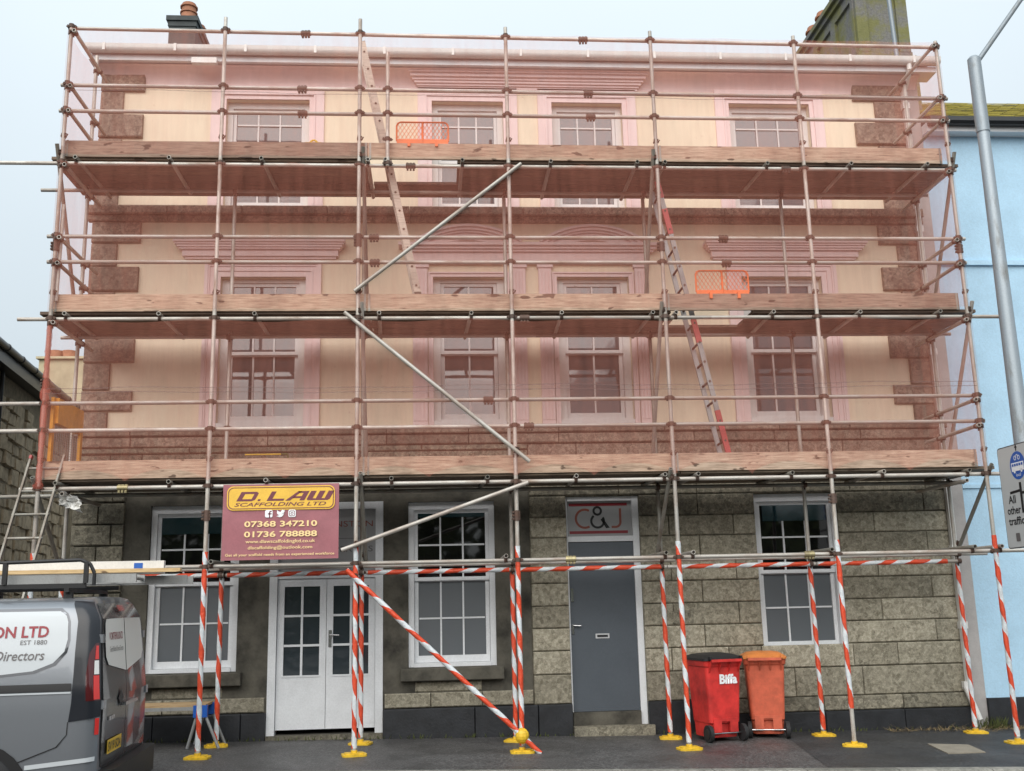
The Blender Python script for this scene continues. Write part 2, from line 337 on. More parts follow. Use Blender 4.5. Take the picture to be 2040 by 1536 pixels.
def fit_text(name, body, mat, parent, o, right, up, wd, ht, lift=.003, bold=0., shear=0., spacing=1.):
    cu = bpy.data.curves.new(name, 'FONT'); cu.body = body; cu.size = 1; cu.offset = bold; cu.shear = shear; cu.space_character = spacing; cu.resolution_u = 3
    ob = bpy.data.objects.new(name, cu); COL.objects.link(ob); dg = bpy.context.evaluated_depsgraph_get()
    me = bpy.data.meshes.new_from_object(ob.evaluated_get(dg)); bpy.data.objects.remove(ob)
    xs = [v.co.x for v in me.vertices]; ys = [v.co.y for v in me.vertices]; x0, x1, y0, y1 = min(xs), max(xs), min(ys), max(ys)
    right = Vector(right).normalized(); up = Vector(up).normalized(); nn = right.cross(up)
    for v in me.vertices:
        v.co = Vector(o) + right * ((v.co.x - x0) / (x1 - x0) * wd) + up * ((v.co.y - y0) / (y1 - y0) * ht) + nn * lift
    me.materials.clear(); return link(name, me, mat, parent)
def flat(name, polys, mat, parent, o, right, up, lift=.003, thick=0.):
    right = Vector(right).normalized(); up = Vector(up).normalized(); nn = right.cross(up); mb = MB()
    for poly in polys:
        k = mb.add([Vector(o) + right * a + up * b + nn * lift for a, b in poly], [tuple(range(len(poly)))])
    return mb.build(name, mat, parent, fix=False)
def rrect(x0, x1, y0, y1, r, n=5):
    p = []
    for cx, cy, a0 in ((x1 - r, y0 + r, -90), (x1 - r, y1 - r, 0), (x0 + r, y1 - r, 90), (x0 + r, y0 + r, 180)):
        for i in range(n + 1):
            a = R(a0 + 90 * i / n); p.append((cx + r * math.cos(a), cy + r * math.sin(a)))
    return p
def circ(cx, cy, r, n=20, ry=None): return [(cx + r * math.cos(2 * math.pi * i / n), cy + (ry or r) * math.sin(2 * math.pi * i / n)) for i in range(n)]
def ringpoly(cx, cy, r0, r1, a0=0, a1=360, n=20):
    out = []
    for i in range(n):
        t0, t1 = R(a0 + (a1 - a0) * i / n), R(a0 + (a1 - a0) * (i + 1) / n)
        out.append([(cx + r0 * math.cos(t0), cy + r0 * math.sin(t0)), (cx + r1 * math.cos(t0), cy + r1 * math.sin(t0)),
                    (cx + r1 * math.cos(t1), cy + r1 * math.sin(t1)), (cx + r0 * math.cos(t1), cy + r0 * math.sin(t1))])
    return out

# ------------------------------------------------------------------ GROUND
def sheet(name, x0, x1, y0, y1, dz, mat, nx=2):
    mb = MB(); vs = []; fs = []
    for i in range(nx + 1):
        x = x0 + (x1 - x0) * i / nx; vs += [(x, y0, gz(x) + dz), (x, y1, gz(x) + dz)]
        if i: fs.append((2 * i - 2, 2 * i, 2 * i + 1, 2 * i - 1))
    mb.add(vs, fs); return kind(mb.build(name, mat, None, fix=False), 'structure')
def ky(x): return -1.15 - .09 * max(-14, min(14, x))       # kerb line, slightly askew to the houses
RD_ = .17                                                   # height of the kerb above the road
xs_ = [-400, -14, -4, 4, 14, 400]
mb = MB(); mb.add([(x, y, gz(x) - RD_) for x in xs_ for y in (-400, ky(x) - .14)], [(2 * i, 2 * i + 2, 2 * i + 3, 2 * i + 1) for i in range(5)]); kind(mb.build('road', M['road'], None, fix=False), 'structure')
mb = MB(); mb.add([(x, y, gz(x)) for x in xs_ for y in (ky(x), 400)], [(2 * i, 2 * i + 2, 2 * i + 3, 2 * i + 1) for i in range(5)]); kind(mb.build('pavement', M['pave'], None, fix=False), 'structure')
mb = MB(); pz = lambda x, y: (x, y, gz(x) + .004)
mb.add([pz(4.30, 1.44), pz(4.20, .62), pz(3.86, ky(3.86)), pz(9.5, ky(9.5)), pz(9.5, 1.44)], [(0, 1, 2, 3, 4)])
kind(mb.build('pavement_patch', M['pave_dark'], None, fix=False), 'structure')
kerb = bpy.data.objects.new('kerb', None); COL.objects.link(kerb); kerb['kind'] = 'structure'; WM['kerb'] = Matrix.Identity(4)
x = -9.0
while x < 12:
    ln = .9; mb = MB(); a, b = x + .004, x + ln - .004
    mb.add([(q, y, gz(q) + z) for q in (a, b) for y, z in ((ky(q), .006), (ky(q) - .12, .004), (ky(q) - .14, -.015), (ky(q) - .145, -.3), (ky(q), -.3))],
           [(0, 1, 2, 3, 4), (9, 8, 7, 6, 5)] + [(i, i + 5, (i + 1) % 5 + 5, (i + 1) % 5) for i in range(5)])
    mb.build('kerb_stone', M['kerb'], kerb); x += ln
mb = MB(); c = [(5.60, .03), (6.02, -.10), (5.90, -.70), (5.46, -.74)]
mb.add([(x, y, gz(x) + .004) for x, y in c] + [(x, y, gz(x) + .014) for x, y in c], [(3, 2, 1, 0), (4, 5, 6, 7)] + [(i, (i + 1) % 4, (i + 1) % 4 + 4, i + 4) for i in range(4)])
tag(mb.build('access_cover', M['concrete']), 'flat tan concrete cover slab let into the dark pavement', 'cover')

# ------------------------------------------------------------------ TOWN HOUSE
YW = 1.5
H = empty('town_house', (1.2, 3.0, 0), 'three-storey town house of granite and cream and pink render behind the scaffold', 'house')
XL, XR = -4.60, 6.97
def wall(name, x0, x1, z0, z1, openings, mat, Y=YW, depth=.3, thick=.3):
    xs = sorted({x0, x1, *[v for o in openings for v in o[:2]]}); zs = sorted({z0, z1, *[v for o in openings for v in o[2:]]})
    xs = [v for v in xs if x0 <= v <= x1]; zs = [v for v in zs if z0 <= v <= z1]; mb = MB()
    for i in range(len(xs) - 1):
        for j in range(len(zs) - 1):
            cx, cz = (xs[i] + xs[i + 1]) / 2, (zs[j] + zs[j + 1]) / 2
            if any(o[0] < cx < o[1] and o[2] < cz < o[3] for o in openings): continue
            mb.add([(xs[i], Y, zs[j]), (xs[i + 1], Y, zs[j]), (xs[i + 1], Y, zs[j + 1]), (xs[i], Y, zs[j + 1])], [(0, 1, 2, 3)])
    for a, b, c, d in openings:
        c2, d2 = max(c, z0), min(d, z1)
        mb.add([(a, Y, c2), (a, Y + depth, c2), (a, Y + depth, d2), (a, Y, d2)], [(0, 1, 2, 3)]); mb.add([(b, Y, c2), (b, Y + depth, c2), (b, Y + depth, d2), (b, Y, d2)], [(3, 2, 1, 0)])
        mb.add([(a, Y, d2), (b, Y, d2), (b, Y + depth, d2), (a, Y + depth, d2)], [(3, 2, 1, 0)]); mb.add([(a, Y, c2), (b, Y, c2), (b, Y + depth, c2), (a, Y + depth, c2)], [(0, 1, 2, 3)])
    return mb.build(name, mat, H, fix=False)
TOP = [(-2.90, -1.75, 7.065, 8.67), (-.035, .98, 7.065, 8.68), (1.676, 2.695, 7.065, 8.68), (4.265, 5.46, 7.065, 8.70)]
MID = [(-2.89, -1.755, 4.04, 6.06), (-.035, .945, 4.04, 6.06), (1.67, 2.675, 4.04, 6.06), (4.27, 5.42, 4.04, 6.065)]
GFW = [(-3.66, -2.53, .90, 2.985), (-.38, .745, .89, 2.985), (4.22, 5.34, .95, 3.02)]
DOOR1 = (-2.14, -.70, .12, 3.0); DOOR2 = (1.69, 2.66, .10, 3.02)
wall('upper_wall', XL, XR, 3.955, 9.2, TOP + MID, M['cream'])
wall('ground_floor_wall', XL, 1.2, -.2, 3.955, [GFW[0], GFW[1], DOOR1], M['soot'])
wall('joint_backing', 1.2, XR, -.3, 3.955, [GFW[2], DOOR2], M['granite_dark'], Y=YW + .015, depth=.3)
mb = MB()   # carcass behind the facade: sides, back, floors so that no light leaks
mb.add([(XL, YW, -.3), (XL, 10, -.3), (XL, 10, 9.2), (XL, YW, 9.2)], [(3, 2, 1, 0)]); mb.add([(7.12, YW, -.3), (7.12, 10, -.3), (7.12, 10, 9.2), (7.12, YW, 9.2)], [(0, 1, 2, 3)])
mb.add([(XL, 10, -.3), (7.12, 10, -.3), (7.12, 10, 9.2), (XL, 10, 9.2)], [(3, 2, 1, 0)]); mb.build('flank_wall', M['soot'], H, fix=False)
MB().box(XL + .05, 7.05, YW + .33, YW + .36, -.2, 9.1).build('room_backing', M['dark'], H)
mb = MB(); mb.add([(XL - .1, 1.15, 9.2), (7.2, 1.15, 9.2), (7.2, 5.7, 10.75), (XL - .1, 5.7, 10.75), (7.2, 10.1, 9.2), (XL - .1, 10.1, 9.2)], [(0, 1, 2, 3), (3, 2, 4, 5), (0, 3, 5), (1, 4, 2), (0, 5, 4, 1)])
mb.build('roof', M['roof_slate'], H)
MB().box(6.97, 7.125, YW - .02, YW + .3, -.2, 9.1).build('edge_strip', M['grey_strip'], H)

def nested_frame(mb, x0, x1, z0, z1, bands, Y=YW):
    """architrave of stepped bands round an opening, open at the bottom; bands = (width, projection) from inside out"""
    for wd, pj in bands:
        mb.box(x0 - wd, x0, Y - pj, Y + .01, z0, z1 + wd); mb.box(x1, x1 + wd, Y - pj, Y + .01, z0, z1 + wd); mb.box(x0, x1, Y - pj, Y + .01, z1, z1 + wd)
        x0 -= wd; x1 += wd; z1 += wd
AB = [(.075, .022), (.022, .040), (.045, .030), (.022, .048), (.045, .060)]
for i, (a, b, c, d) in enumerate(TOP):
    mb = MB(); nested_frame(mb, a, b, c, d, [(.07, .02), (.03, .04), (.10, .03)] if i in (1, 2) else [(.06, .02), (.025, .045), (.12, .032)]); mb.build('architrave', M['pink'], H)
for i in (0, 3):
    a, b, c, d = MID[i]; mb = MB(); nested_frame(mb, a, b, 3.96, d, AB); mb.build('architrave', M['pink'], H)
for i in (1, 2):
    a, b, c, d = MID[i]; mb = MB(); nested_frame(mb, a, b, 3.96, d, [(.045, .02), (.02, .04)]); mb.build('architrave', M['pink'], H)
# fluted pilasters and the entablature over the two middle windows
for a, b in ((-.31, -.11), (1.055, 1.235), (1.415, 1.595), (2.755, 2.93)):
    mb = MB(); mb.box(a, b, YW - .05, YW + .01, 3.96, 6.18); mb.box(a - .02, b + .02, YW - .075, YW + .01, 6.18, 6.235)
    n = 4; st = (b - a) / n
    for k in range(n): mb.box(a + st * (k + .22), a + st * (k + .78), YW - .066, YW - .045, 4.05, 6.13)
    mb.build('pilaster', M['pink'], H)
mb = MB(); mb.box(-.36, 2.97, YW - .07, YW + .01, 6.235, 6.31); mb.box(-.34, 2.95, YW - .055, YW + .01, 6.31, 6.40)
for pj, z0, z1 in ((.10, 6.40, 6.43), (.14, 6.43, 6.465), (.19, 6.465, 6.505)): mb.box(-.36 - pj + .05, 2.97 + pj - .05, YW - pj, YW + .01, z0, z1)
mb.build('entablature', M['pink'], H)
for cx in (.45, 2.17):
    mb = MB(); hw, rise, z0 = .72, .225, 6.505
    rad = (hw * hw + rise * rise) / (2 * rise); cz = z0 + rise - rad; a = math.asin(hw / rad); n = 22
    for k0, k1, pj in ((-.0, .035, .20), (-.035, .0, .16), (-.06, -.035, .12), (-.16, -.06, .08)):
        for i in range(n):
            t0, t1 = -a + 2 * a * i / n, -a + 2 * a * (i + 1) / n
            q = [(cx + (rad + k) * math.sin(t), max(z0 - .02, cz + (rad + k) * math.cos(t))) for k, t in ((k0, t0), (k1, t0), (k1, t1), (k0, t1))]
            mb.prism(q, YW - pj, YW + .01, 'y')
    mb.build('segmental_pediment', M['pink'], H)
# moulded hoods over the outer first-floor windows
for x0, x1 in ((-3.50, -1.22), (3.75, 6.06)):
    mb = MB()
    for ins, pj, za, zb in ((.13, .05, 6.305, 6.335), (.10, .085, 6.335, 6.42), (.065, .13, 6.42, 6.445), (.04, .155, 6.445, 6.475), (.015, .18, 6.475, 6.50), (0, .21, 6.50, 6.54)):
        mb.box(x0 + ins, x1 - ins, YW - pj, YW + .01, za, zb)
    mb.build('window_hood', M['pink'], H)
mb = MB()
for ins, pj, za, zb in ((.13, .03, 8.86, 8.90), (.11, .055, 8.90, 8.93), (.08, .085, 8.93, 8.965), (.05, .11, 8.965, 9.0), (.02, .15, 9.0, 9.045), (0, .19, 9.045, 9.09)):
    mb.box(-.36 + ins, 3.06 - ins, YW - pj, YW + .01, za, zb)
mb.build('top_window_cornice', M['pink'], H)
# eaves: cove, fascia, gutter
mb = MB(); pr = [(YW + .01, 8.86)] + [(YW - .24 * (1 - math.cos(t)), 8.87 + .20 * math.sin(t)) for t in [R(8 * i) for i in range(12)]] + [(YW + .01, 9.09)]
mb.prism(pr, XL - .02, XR + .12, 'x'); mb.build('cove', M['pink'], H)
MB().box(XL - .12, 7.30, 1.20, YW + .005, 9.085, 9.165).build('fascia', M['white'], H)
mb = MB(); pr = [(1.195, 9.17)] + [(1.135 + .065 * math.cos(t), 9.235 + .075 * math.sin(t)) for t in [R(-20 - 14 * i) for i in range(12)]] + [(1.065, 9.262), (1.085, 9.262), (1.195, 9.24)]
mb.prism(pr, XL - .14, 7.32, 'x')
for k in range(13):
    xx = XL + .1 + k * .95; mb.box(xx, xx + .035, 1.058, 1.07, 9.16, 9.268)
mb.build('gutter', M['plastic_white'], H)
MB().box(-3.32, -2.98, 1.12, 1.2, 9.02, 9.1).build('wall_lamp', M['plastic_white'], H)
# downpipe
mb = MB(); px = 6.885
mb.tube((px - .02, 1.14, 9.18), (px - .02, 1.14, 9.08), .037); mb.tube((px - .02, 1.14, 9.08), (px, 1.42, 8.86), .037); mb.box(px - .035, px + .035, 1.385, 1.455, .52, 8.88)
for z in (8.6, 6.7, 4.9, 3.1, 2.2, 1.2): mb.box(px - .05, px + .05, 1.375, 1.465, z, z + .09)
mb.box(px - .085, px + .02, 1.38, 1.45, .44, .53); mb.add([], [])
mb.tube((px - .06, 1.41, .47), (px + .05, 1.34, .06), .042, 4)
mb.build('downpipe', M['plastic_white'], H)
# ---- stonework
def block(x0, x1, z0, z1, mat, front, back=YW + .03, ch=.014, name='granite_block', gapx=.0035, gapz=.006):
    x0 += gapx; x1 -= gapx; z0 += gapz; z1 -= gapz * .5; j = lambda: random.uniform(-.003, .003)
    f = front + random.uniform(-.004, .004); mb = MB()
    a = [(x0, back, z0), (x1, back, z0), (x1, back, z1), (x0, back, z1)]; b = [(x0, f + ch, z0), (x1, f + ch, z0), (x1, f + ch, z1), (x0, f + ch, z1)]
    c = [(x0 + ch * .5, f + j(), z0 + ch), (x1 - ch * .5, f + j(), z0 + ch), (x1 - ch * .5, f + j(), z1 - ch), (x0 + ch * .5, f + j(), z1 - ch)]
    mb.add(a + b + c, [(3, 2, 1, 0), (8, 9, 10, 11)] + [(i + o, (i + 1) % 4 + o, (i + 1) % 4 + o + 4, i + o + 4) for o in (0, 4) for i in range(4)])
    return mb.build(name, mat, H)
CZ = [3.46, 3.30, 3.03, 2.753, 2.485, 2.200, 1.897, 1.612, 1.330, 1.047, .757, .393]
for r in range(len(CZ) - 1):
    z1, z0 = CZ[r], CZ[r + 1]; odd = r % 2
    def course(a, b, joints, mat='granite'):
        p = [a] + [q for q in joints if a + .15 < q < b - .15] + [b]
        for u, v in zip(p, p[1:]): block(u, v, z0, z1, M[mat], YW - .035)
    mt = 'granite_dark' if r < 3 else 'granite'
    if z0 >= 3.0:
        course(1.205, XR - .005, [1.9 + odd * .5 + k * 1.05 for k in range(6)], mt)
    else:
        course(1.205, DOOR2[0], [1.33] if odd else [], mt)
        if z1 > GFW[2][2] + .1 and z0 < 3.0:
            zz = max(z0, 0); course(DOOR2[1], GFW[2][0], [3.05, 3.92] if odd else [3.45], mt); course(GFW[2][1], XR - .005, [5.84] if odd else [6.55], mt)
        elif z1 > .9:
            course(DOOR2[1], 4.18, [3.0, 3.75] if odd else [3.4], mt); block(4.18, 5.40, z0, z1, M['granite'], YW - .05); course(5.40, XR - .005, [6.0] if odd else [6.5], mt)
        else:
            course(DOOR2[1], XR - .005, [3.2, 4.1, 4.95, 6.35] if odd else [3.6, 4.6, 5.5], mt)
# plinth
for a, b in ((XL - .04, -3.5), (-3.5, DOOR1[0] - .30), (DOOR1[0] - .30, DOOR1[0]), (DOOR1[1], .45), (.45, 1.25), (1.25, DOOR2[0]), (DOOR2[1], 3.6)):
    block(a, b, gz(a) - .15, .40, M['black_plinth'], YW - .075, name='plinth_stone', gapx=.002)
for a, b in ((3.6, 4.95), (4.95, 6.0), (6.0, XR - .02)):
    block(a, b, .21, .395, M['granite_dark'], YW - .055, name='plinth_stone'); block(a, b, gz(a) - .2, .21, M['black_plinth'], YW - .06, name='plinth_stone', gapx=.001, gapz=.001)
for a, b in ((XL, -3.4), (-3.4, -2.95), (-2.95, DOOR1[0] - .02), (DOOR1[1] + .02, -.10), (-.10, .55), (.55, 1.2)):
    block(a, b, .40, .585, M['granite'], YW - .045, name='band_stone')
for a, b in ((-3.55, -2.68), (-.30, .55)): block(a, b, .585, .72, M['granite'], YW - .012, name='band_stone')
# corner stones of the ground floor, left
for r in range(len(CZ) - 1):
    z1, z0 = CZ[r], CZ[r + 1]
    if z0 < .5: z0 = .585
    j = -4.26 + (.12 if r % 2 else -.05)
    block(XL - .03, j, z0, z1, M['granite_dark'], YW - .05, name='corner_stone', gapz=.012); block(j, -3.98, z0, z1, M['granite_dark'], YW - .045, name='corner_stone', gapz=.012)
# bands between ground and first floor
def band(z0, z1, pj, cuts, mat, name='string_stone'):
    for a, b in zip(cuts, cuts[1:]): block(a, b, z0, z1, M[mat], YW - pj, name=name, gapz=.004, ch=.012)
band(3.875, 3.958, .11, [XL - .06, -3.95, -2.2, -.66, .42, 1.62, 3.05, 4.62, 5.6, XR], 'granite_brown')
band(3.735, 3.870, .075, [XL - .03, -3.95, -2.2, -.66, .42, 1.62, 3.45, 4.55, 5.75, XR], 'granite_brown')
band(3.46, 3.73, .04, [1.2, 1.85, 2.95, 3.9, 4.75, 5.5, XR], 'granite_brown')
band(3.655, 3.73, .055, [XL - .02, -3.2, -1.6, -.2, 1.2], 'granite_dark')
band(3.40, 3.65, .035, [XL, -4.2, -3.8, -1.0, 1.2], 'granite_dark')
# string course under the top floor
cuts = [XL - .08, -3.62, -2.62, -1.47, -.35, 1.22, 2.9, 4.07, 5.25, 6.2, XR]
band(6.925, 7.052, .115, cuts, 'granite_brown'); band(6.835, 6.922, .07, cuts, 'granite_brown')
# quoins
for i, (z0, z1) in enumerate(((8.755, 9.05), (8.42, 8.75), (8.06, 8.41), (7.72, 8.05), (7.40, 7.71), (7.06, 7.39))):
    big = i % 2 == 0; block(XL - .02, -4.02 if big else -4.30, z0, z1, M['granite_brown'], YW - .055 if big else YW - .04, name='quoin'); block(6.12 if big else 6.44, XR - .01, z0, z1, M['granite_brown'], YW - .055 if big else YW - .04, name='quoin')
for i, (z0, z1) in enumerate(((6.53, 6.83), (6.20, 6.525), (5.85, 6.195), (5.52, 5.845), (5.20, 5.515), (4.87, 5.195), (4.50, 4.865), (4.22, 4.495), (3.96, 4.215))):
    big = i in (0, 2, 5, 7); block(XL - .02, -3.97 if big else -4.27, z0, z1, M['granite_brown'], YW - .055 if big else YW - .04, name='quoin'); block(6.30 if big else 6.56, XR - .01, z0, z1, M['granite_brown'], YW - .055 if big else YW - .04, name='quoin')
# sills
for a, b, c, d in GFW[:2]: block(a - .10, b + .085, c - .165, c - .005, M['soot'], YW - .13, name='window_sill', ch=.008)
for a, b, c, d in MID: MB().box(a + .004, b - .004, YW - .02, YW + .14, 3.985, 4.055).build('window_sill', M['white_old'], H)

# ---- sash windows: window (box frame) > sash, pane
def sash(win, x0, x1, z0, z1, Y, cols, rows, fr, bar, mat, panes, bot=None):
    """one sash with its glazing bars; panes = material or function(row from top)"""
    bot = bot or fr; mb = MB(); mb.box(x0, x0 + fr, Y, Y + .04, z0, z1); mb.box(x1 - fr, x1, Y, Y + .04, z0, z1)
    mb.box(x0 + fr, x1 - fr, Y, Y + .04, z1 - fr, z1); mb.box(x0 + fr, x1 - fr, Y, Y + .04, z0, z0 + bot)
    a, b, c, d = x0 + fr, x1 - fr, z0 + bot, z1 - fr
    rs = rows if isinstance(rows, list) else [k / rows for k in range(1, rows)]
    for k in range(1, cols): u = a + (b - a) * k / cols; mb.box(u - bar / 2, u + bar / 2, Y + .006, Y + .036, c, d)
    zs = [d] + [d - (d - c) * q for q in rs] + [c]; us = [a + (b - a) * k / cols for k in range(cols + 1)]
    for z in zs[1:-1]:
        for u0, u1 in zip(us, us[1:]): mb.box(u0 + bar / 2, u1 - bar / 2, Y + .006, Y + .036, z - bar / 2, z + bar / 2)
    mb.build('sash', mat, win)
    for r, (zt, zb) in enumerate(zip(zs, zs[1:])):
        for u0, u1 in zip(us, us[1:]):
            m = panes(r) if callable(panes) else panes
            tl = random.uniform(-.004, .004); p = MB(); y = Y + .024
            p.add([(u0, y, zb), (u1, y + tl, zb), (u1, y + tl, zt), (u0, y, zt), (u0, y + .006, zb), (u1, y + tl + .006, zb), (u1, y + tl + .006, zt), (u0, y + .006, zt)],
                  [(0, 1, 2, 3), (7, 6, 5, 4), (0, 4, 5, 1), (3, 2, 6, 7), (0, 3, 7, 4), (1, 5, 6, 2)]); p.build('pane', m, win)
def window(o, cols, rup, rlo, mat, pu, plo, meet, jamb=.085, Y=YW + .10, head=.05, bar=.022):
    a, b, c, d = o; mb = MB(); e = .002
    mb.box(a + e, a + jamb, Y, Y + .12, c + e, d - e); mb.box(b - jamb, b - e, Y, Y + .12, c + e, d - e); mb.box(a + jamb, b - jamb, Y, Y + .12, d - head, d - e); mb.box(a + jamb, b - jamb, Y - .02, Y + .12, c + e, c + .05)
    w_ = mb.build('window', mat, H)
    sash(w_, a + jamb + .002, b - jamb - .002, meet - .015, d - head - .002, Y + .03, cols, rup, .045, bar, mat, pu)
    sash(w_, a + jamb + .003, b - jamb - .003, c + .052, meet + .022, Y + .075, cols, rlo, .05, bar, mat, plo, .085); return w_
for i, o in enumerate(TOP): window(o, 3, [.27], [.6], M['white_old'], M['glass'], M['glass'], 7.80, .085 if i in (1, 2) else .075, head=.09)
for i, o in enumerate(MID): window(o, 2 if i in (1, 2) else 3, 1, 1, M['white_old'], M['glass'], M['glass'], 5.02, .10)
for i, o in enumerate(GFW):
    window(o, 3, 2, 2, M['white'], (lambda r: M['glass_black']), M['glass_frost'], 1.985, .075 if i < 2 else .05, Y=YW + .05, head=.10)
    MB().box(o[0] + .13, o[1] - .13, YW + .076, YW + .079, o[3] - .36 if i != 1 else o[3] - .2, o[3] - .15).build('roller_blind', M['blind'], H)
# ---- white double door with lettered fanlight
a, b, c, d = DOOR1; Y = YW + .04; mb = MB()
mb.box(a + .002, a + .10, Y - .05, Y + .15, c, d); mb.box(b - .10, b - .002, Y - .05, Y + .15, c, d); mb.box(a + .10, b - .10, Y - .05, Y + .15, d - .09, d - .002); mb.box(a + .10, b - .10, Y - .03, Y + .15, 2.03, 2.11)
D1 = mb.build('double_door', M['white'], H)
MB().box(a + .10, b - .10, Y + .03, Y + .05, 2.11, d - .09).build('fanlight', M['glass_grey'], D1)
xm = (a + b) / 2 - .0
for x0, x1 in ((a + .105, xm - .003), (xm + .003, b - .105)):
    mb = MB(); z0, z1 = c + .06, 2.025; f = .082
    p0, p1, q0, q1 = x0 + f, x1 - f * (1.0), .83, 1.93
    mb.box(x0, p0, Y, Y + .045, z0, z1); mb.box(p1, x1, Y, Y + .045, z0, z1); mb.box(p0, p1, Y, Y + .045, q1, z1); mb.box(p0, p1, Y, Y + .045, z0, q0)
    um = (p0 + p1) / 2; mb.box(um - .014, um + .014, Y + .008, Y + .04, q0, q1)
    for k in (1, 2):
        z = q0 + (q1 - q0) * k / 3; mb.box(p0, um - .014, Y + .008, Y + .04, z - .014, z + .014); mb.box(um + .014, p1, Y + .008, Y + .04, z - .014, z + .014)
    mb.box(p0 - .01, p1 + .01, Y - .008, Y, q0 - .02, q0 + .003)
    mb.build('door_leaf', M['white'], D1)
    for u0, u1 in ((p0, um), (um, p1)):
        for k in range(3): MB().box(u0, u1, Y + .026, Y + .03, q0 + (q1 - q0) * k / 3, q0 + (q1 - q0) * (k + 1) / 3).build('pane', M['glass_door'], D1)
mb = MB(); hx = xm + .05; mb.box(hx - .02, hx + .02, Y - .012, Y, 1.17, 1.38); mb.tube((hx, Y - .02, 1.32), (hx + .12, Y - .05, 1.315), .010); mb.build('door_handle', M['chrome'], D1)
fit_text('fanlight_lettering', 'JOHNSTON', M['brick_ink'], D1, (-1.62, Y + .03, 2.66), (1, 0, 0), (0, 0, 1), .78, .10); fit_text('fanlight_lettering', 'PROPERTIES', M['grey_ink'], D1, (-1.62, Y + .03, 2.36), (1, 0, 0), (0, 0, 1), .78, .075)
flat('fanlight_rule', [[(-1.95, 2.53), (-.85, 2.53), (-.85, 2.537), (-1.95, 2.537)]], M['grey_ink'], D1, (0, Y + .03, 0), (1, 0, 0), (0, 0, 1))
MB().box(a - .02, b + .02, YW - .03, YW + .3, gz(a) - .1, .118).build('doorstep', M['granite_dark'], H)
# ---- grey door with lettered panel
a, b, c, d = DOOR2; Y = YW + .06; mb = MB()
mb.box(a + .002, a + .02, Y - .02, Y + .15, c, d); mb.box(b - .085, b - .002, Y - .04, Y + .15, c - .05, d); mb.box(a + .02, b - .085, Y - .03, Y + .15, d - .055, d - .002); mb.box(a + .02, b - .085, Y - .03, Y + .15, 2.43, 2.50)
D2 = mb.build('front_door', M['white'], H)
MB().box(a + .022, b - .087, Y, Y + .05, .315, 2.428).build('door_leaf', M['greydoor'], D2); MB().box(a + .022, b - .087, Y - .02, Y + .02, .29, .325).build('weather_bar', M['greydoor'], D2)
MB().box(a + .022, b - .087, Y + .02, Y + .05, 2.50, d - .057).build('sign_panel', M['glass_grey'], D2)
mb = MB(); mb.box(2.03, 2.21, Y - .012, Y, 1.19, 1.25); mb.build('letter_plate', M['plate_grey'], D2); MB().box(2.05, 2.19, Y - .015, Y - .011, 1.205, 1.235).build('letter_slot', M['ink'], D2)
mb = MB(); mb.box(a + .035, a + .07, Y - .02, Y, 1.66, 1.83); mb.box(a + .035, a + .065, Y - .015, Y, 1.25, 1.37); mb.tube((a + .05, Y - .04, 1.36), (a + .15, Y - .05, 1.355), .011); mb.tube((a + .05, Y - .04, 1.36), (a + .05, Y, 1.36), .011); mb.build('door_handle', M['chrome'], D2)
po = (a + .03, Y + .02, 2.50)
for v in (.035, .40): flat('sign_rule', [[(.02, v), (.80, v), (.80, v + .038), (.02, v + .038)]], M['red_ink'], D2, po, (1, 0, 0), (0, 0, 1))
flat('sign_letter', ringpoly(.23, .235, .105, .135, 60, 300, 18), M['brick_ink'], D2, po, (1, 0, 0), (0, 0, 1))
flat('sign_letter', ringpoly(.40, .335, .035, .065, 0, 360, 16) + ringpoly(.40, .20, .07, .10, 125, 395, 16) + [[(.44, .22), (.47, .24), (.56, .11), (.51, .105)]], M['ink'], D2, po, (1, 0, 0), (0, 0, 1))
flat('sign_letter', [[(.69, .18), (.72, .18), (.72, .365), (.69, .365)]] + ringpoly(.64, .185, .05, .08, -90, 0, 8) + [[(.585, .105), (.64, .105), (.64, .135), (.585, .135)]], M['brick_ink'], D2, po, (1, 0, 0), (0, 0, 1))
MB().box(a + .01, b + .02, YW - .02, YW + .1, -.02, .10).build('threshold', M['granite_dark'], H)
MB().box(a - .0, b + .05, 1.33, YW - .022, -.12, .125).build('doorstep', M['granite_dark'], H); MB().box(a + .01, b - .09, YW - .021, YW + .3, .101, .285).build('doorstep', M['soot'], H)
MB().box(3.03, 3.31, YW - .043, YW - .036, 1.36, 1.52).build('name_plate', M['granite_dark'], H)
# ---- chimneys
def stack(x0, x1, y0, y1, z0, z1, mat, capmat, panels=False):
    mb = MB(); mb.box(x0, x1, y0, y1, z0, z1)
    if panels:
        mb.box(x0 - .08, x1 + .08, y0 - .08, y1 + .08, z0, z0 + 1.05); mb.box(x0 - .04, x1 + .04, y0 - .04, y1 + .04, z0 + 1.05, z0 + 1.13)
        for u0, u1 in ((x0 - .02, x0 + .17), (x1 - .17, x1 + .02)): mb.box(u0, u1, y0 - .045, y0 + .02, z0 + 1.13, z1 - .12)
        n = 3; st = (y1 - y0) / n
        for k in range(n + 1): v = y0 + st * k; mb.box(x0 - .045, x0 + .02, v - .11 if k else v + .02, v + .11, z0 + 1.13, z1 - .30)
        mb.box(x0 - .045, x0 + .02, y0 + .02, y1, z1 - .30, z1 - .12)
    c_ = mb.build('chimney', mat, H); mb = MB(); o1, o2 = (.10, .16) if panels else (.015, .04)
    mb.box(x0 - o1, x1 + o1, y0 - o1, y1 + o1, z1 - .12, z1 - .03); mb.box(x0 - o2, x1 + o2, y0 - o2, y1 + o2, z1 - .03, z1 + .05); mb.build('chimney_cap', capmat, c_); return c_
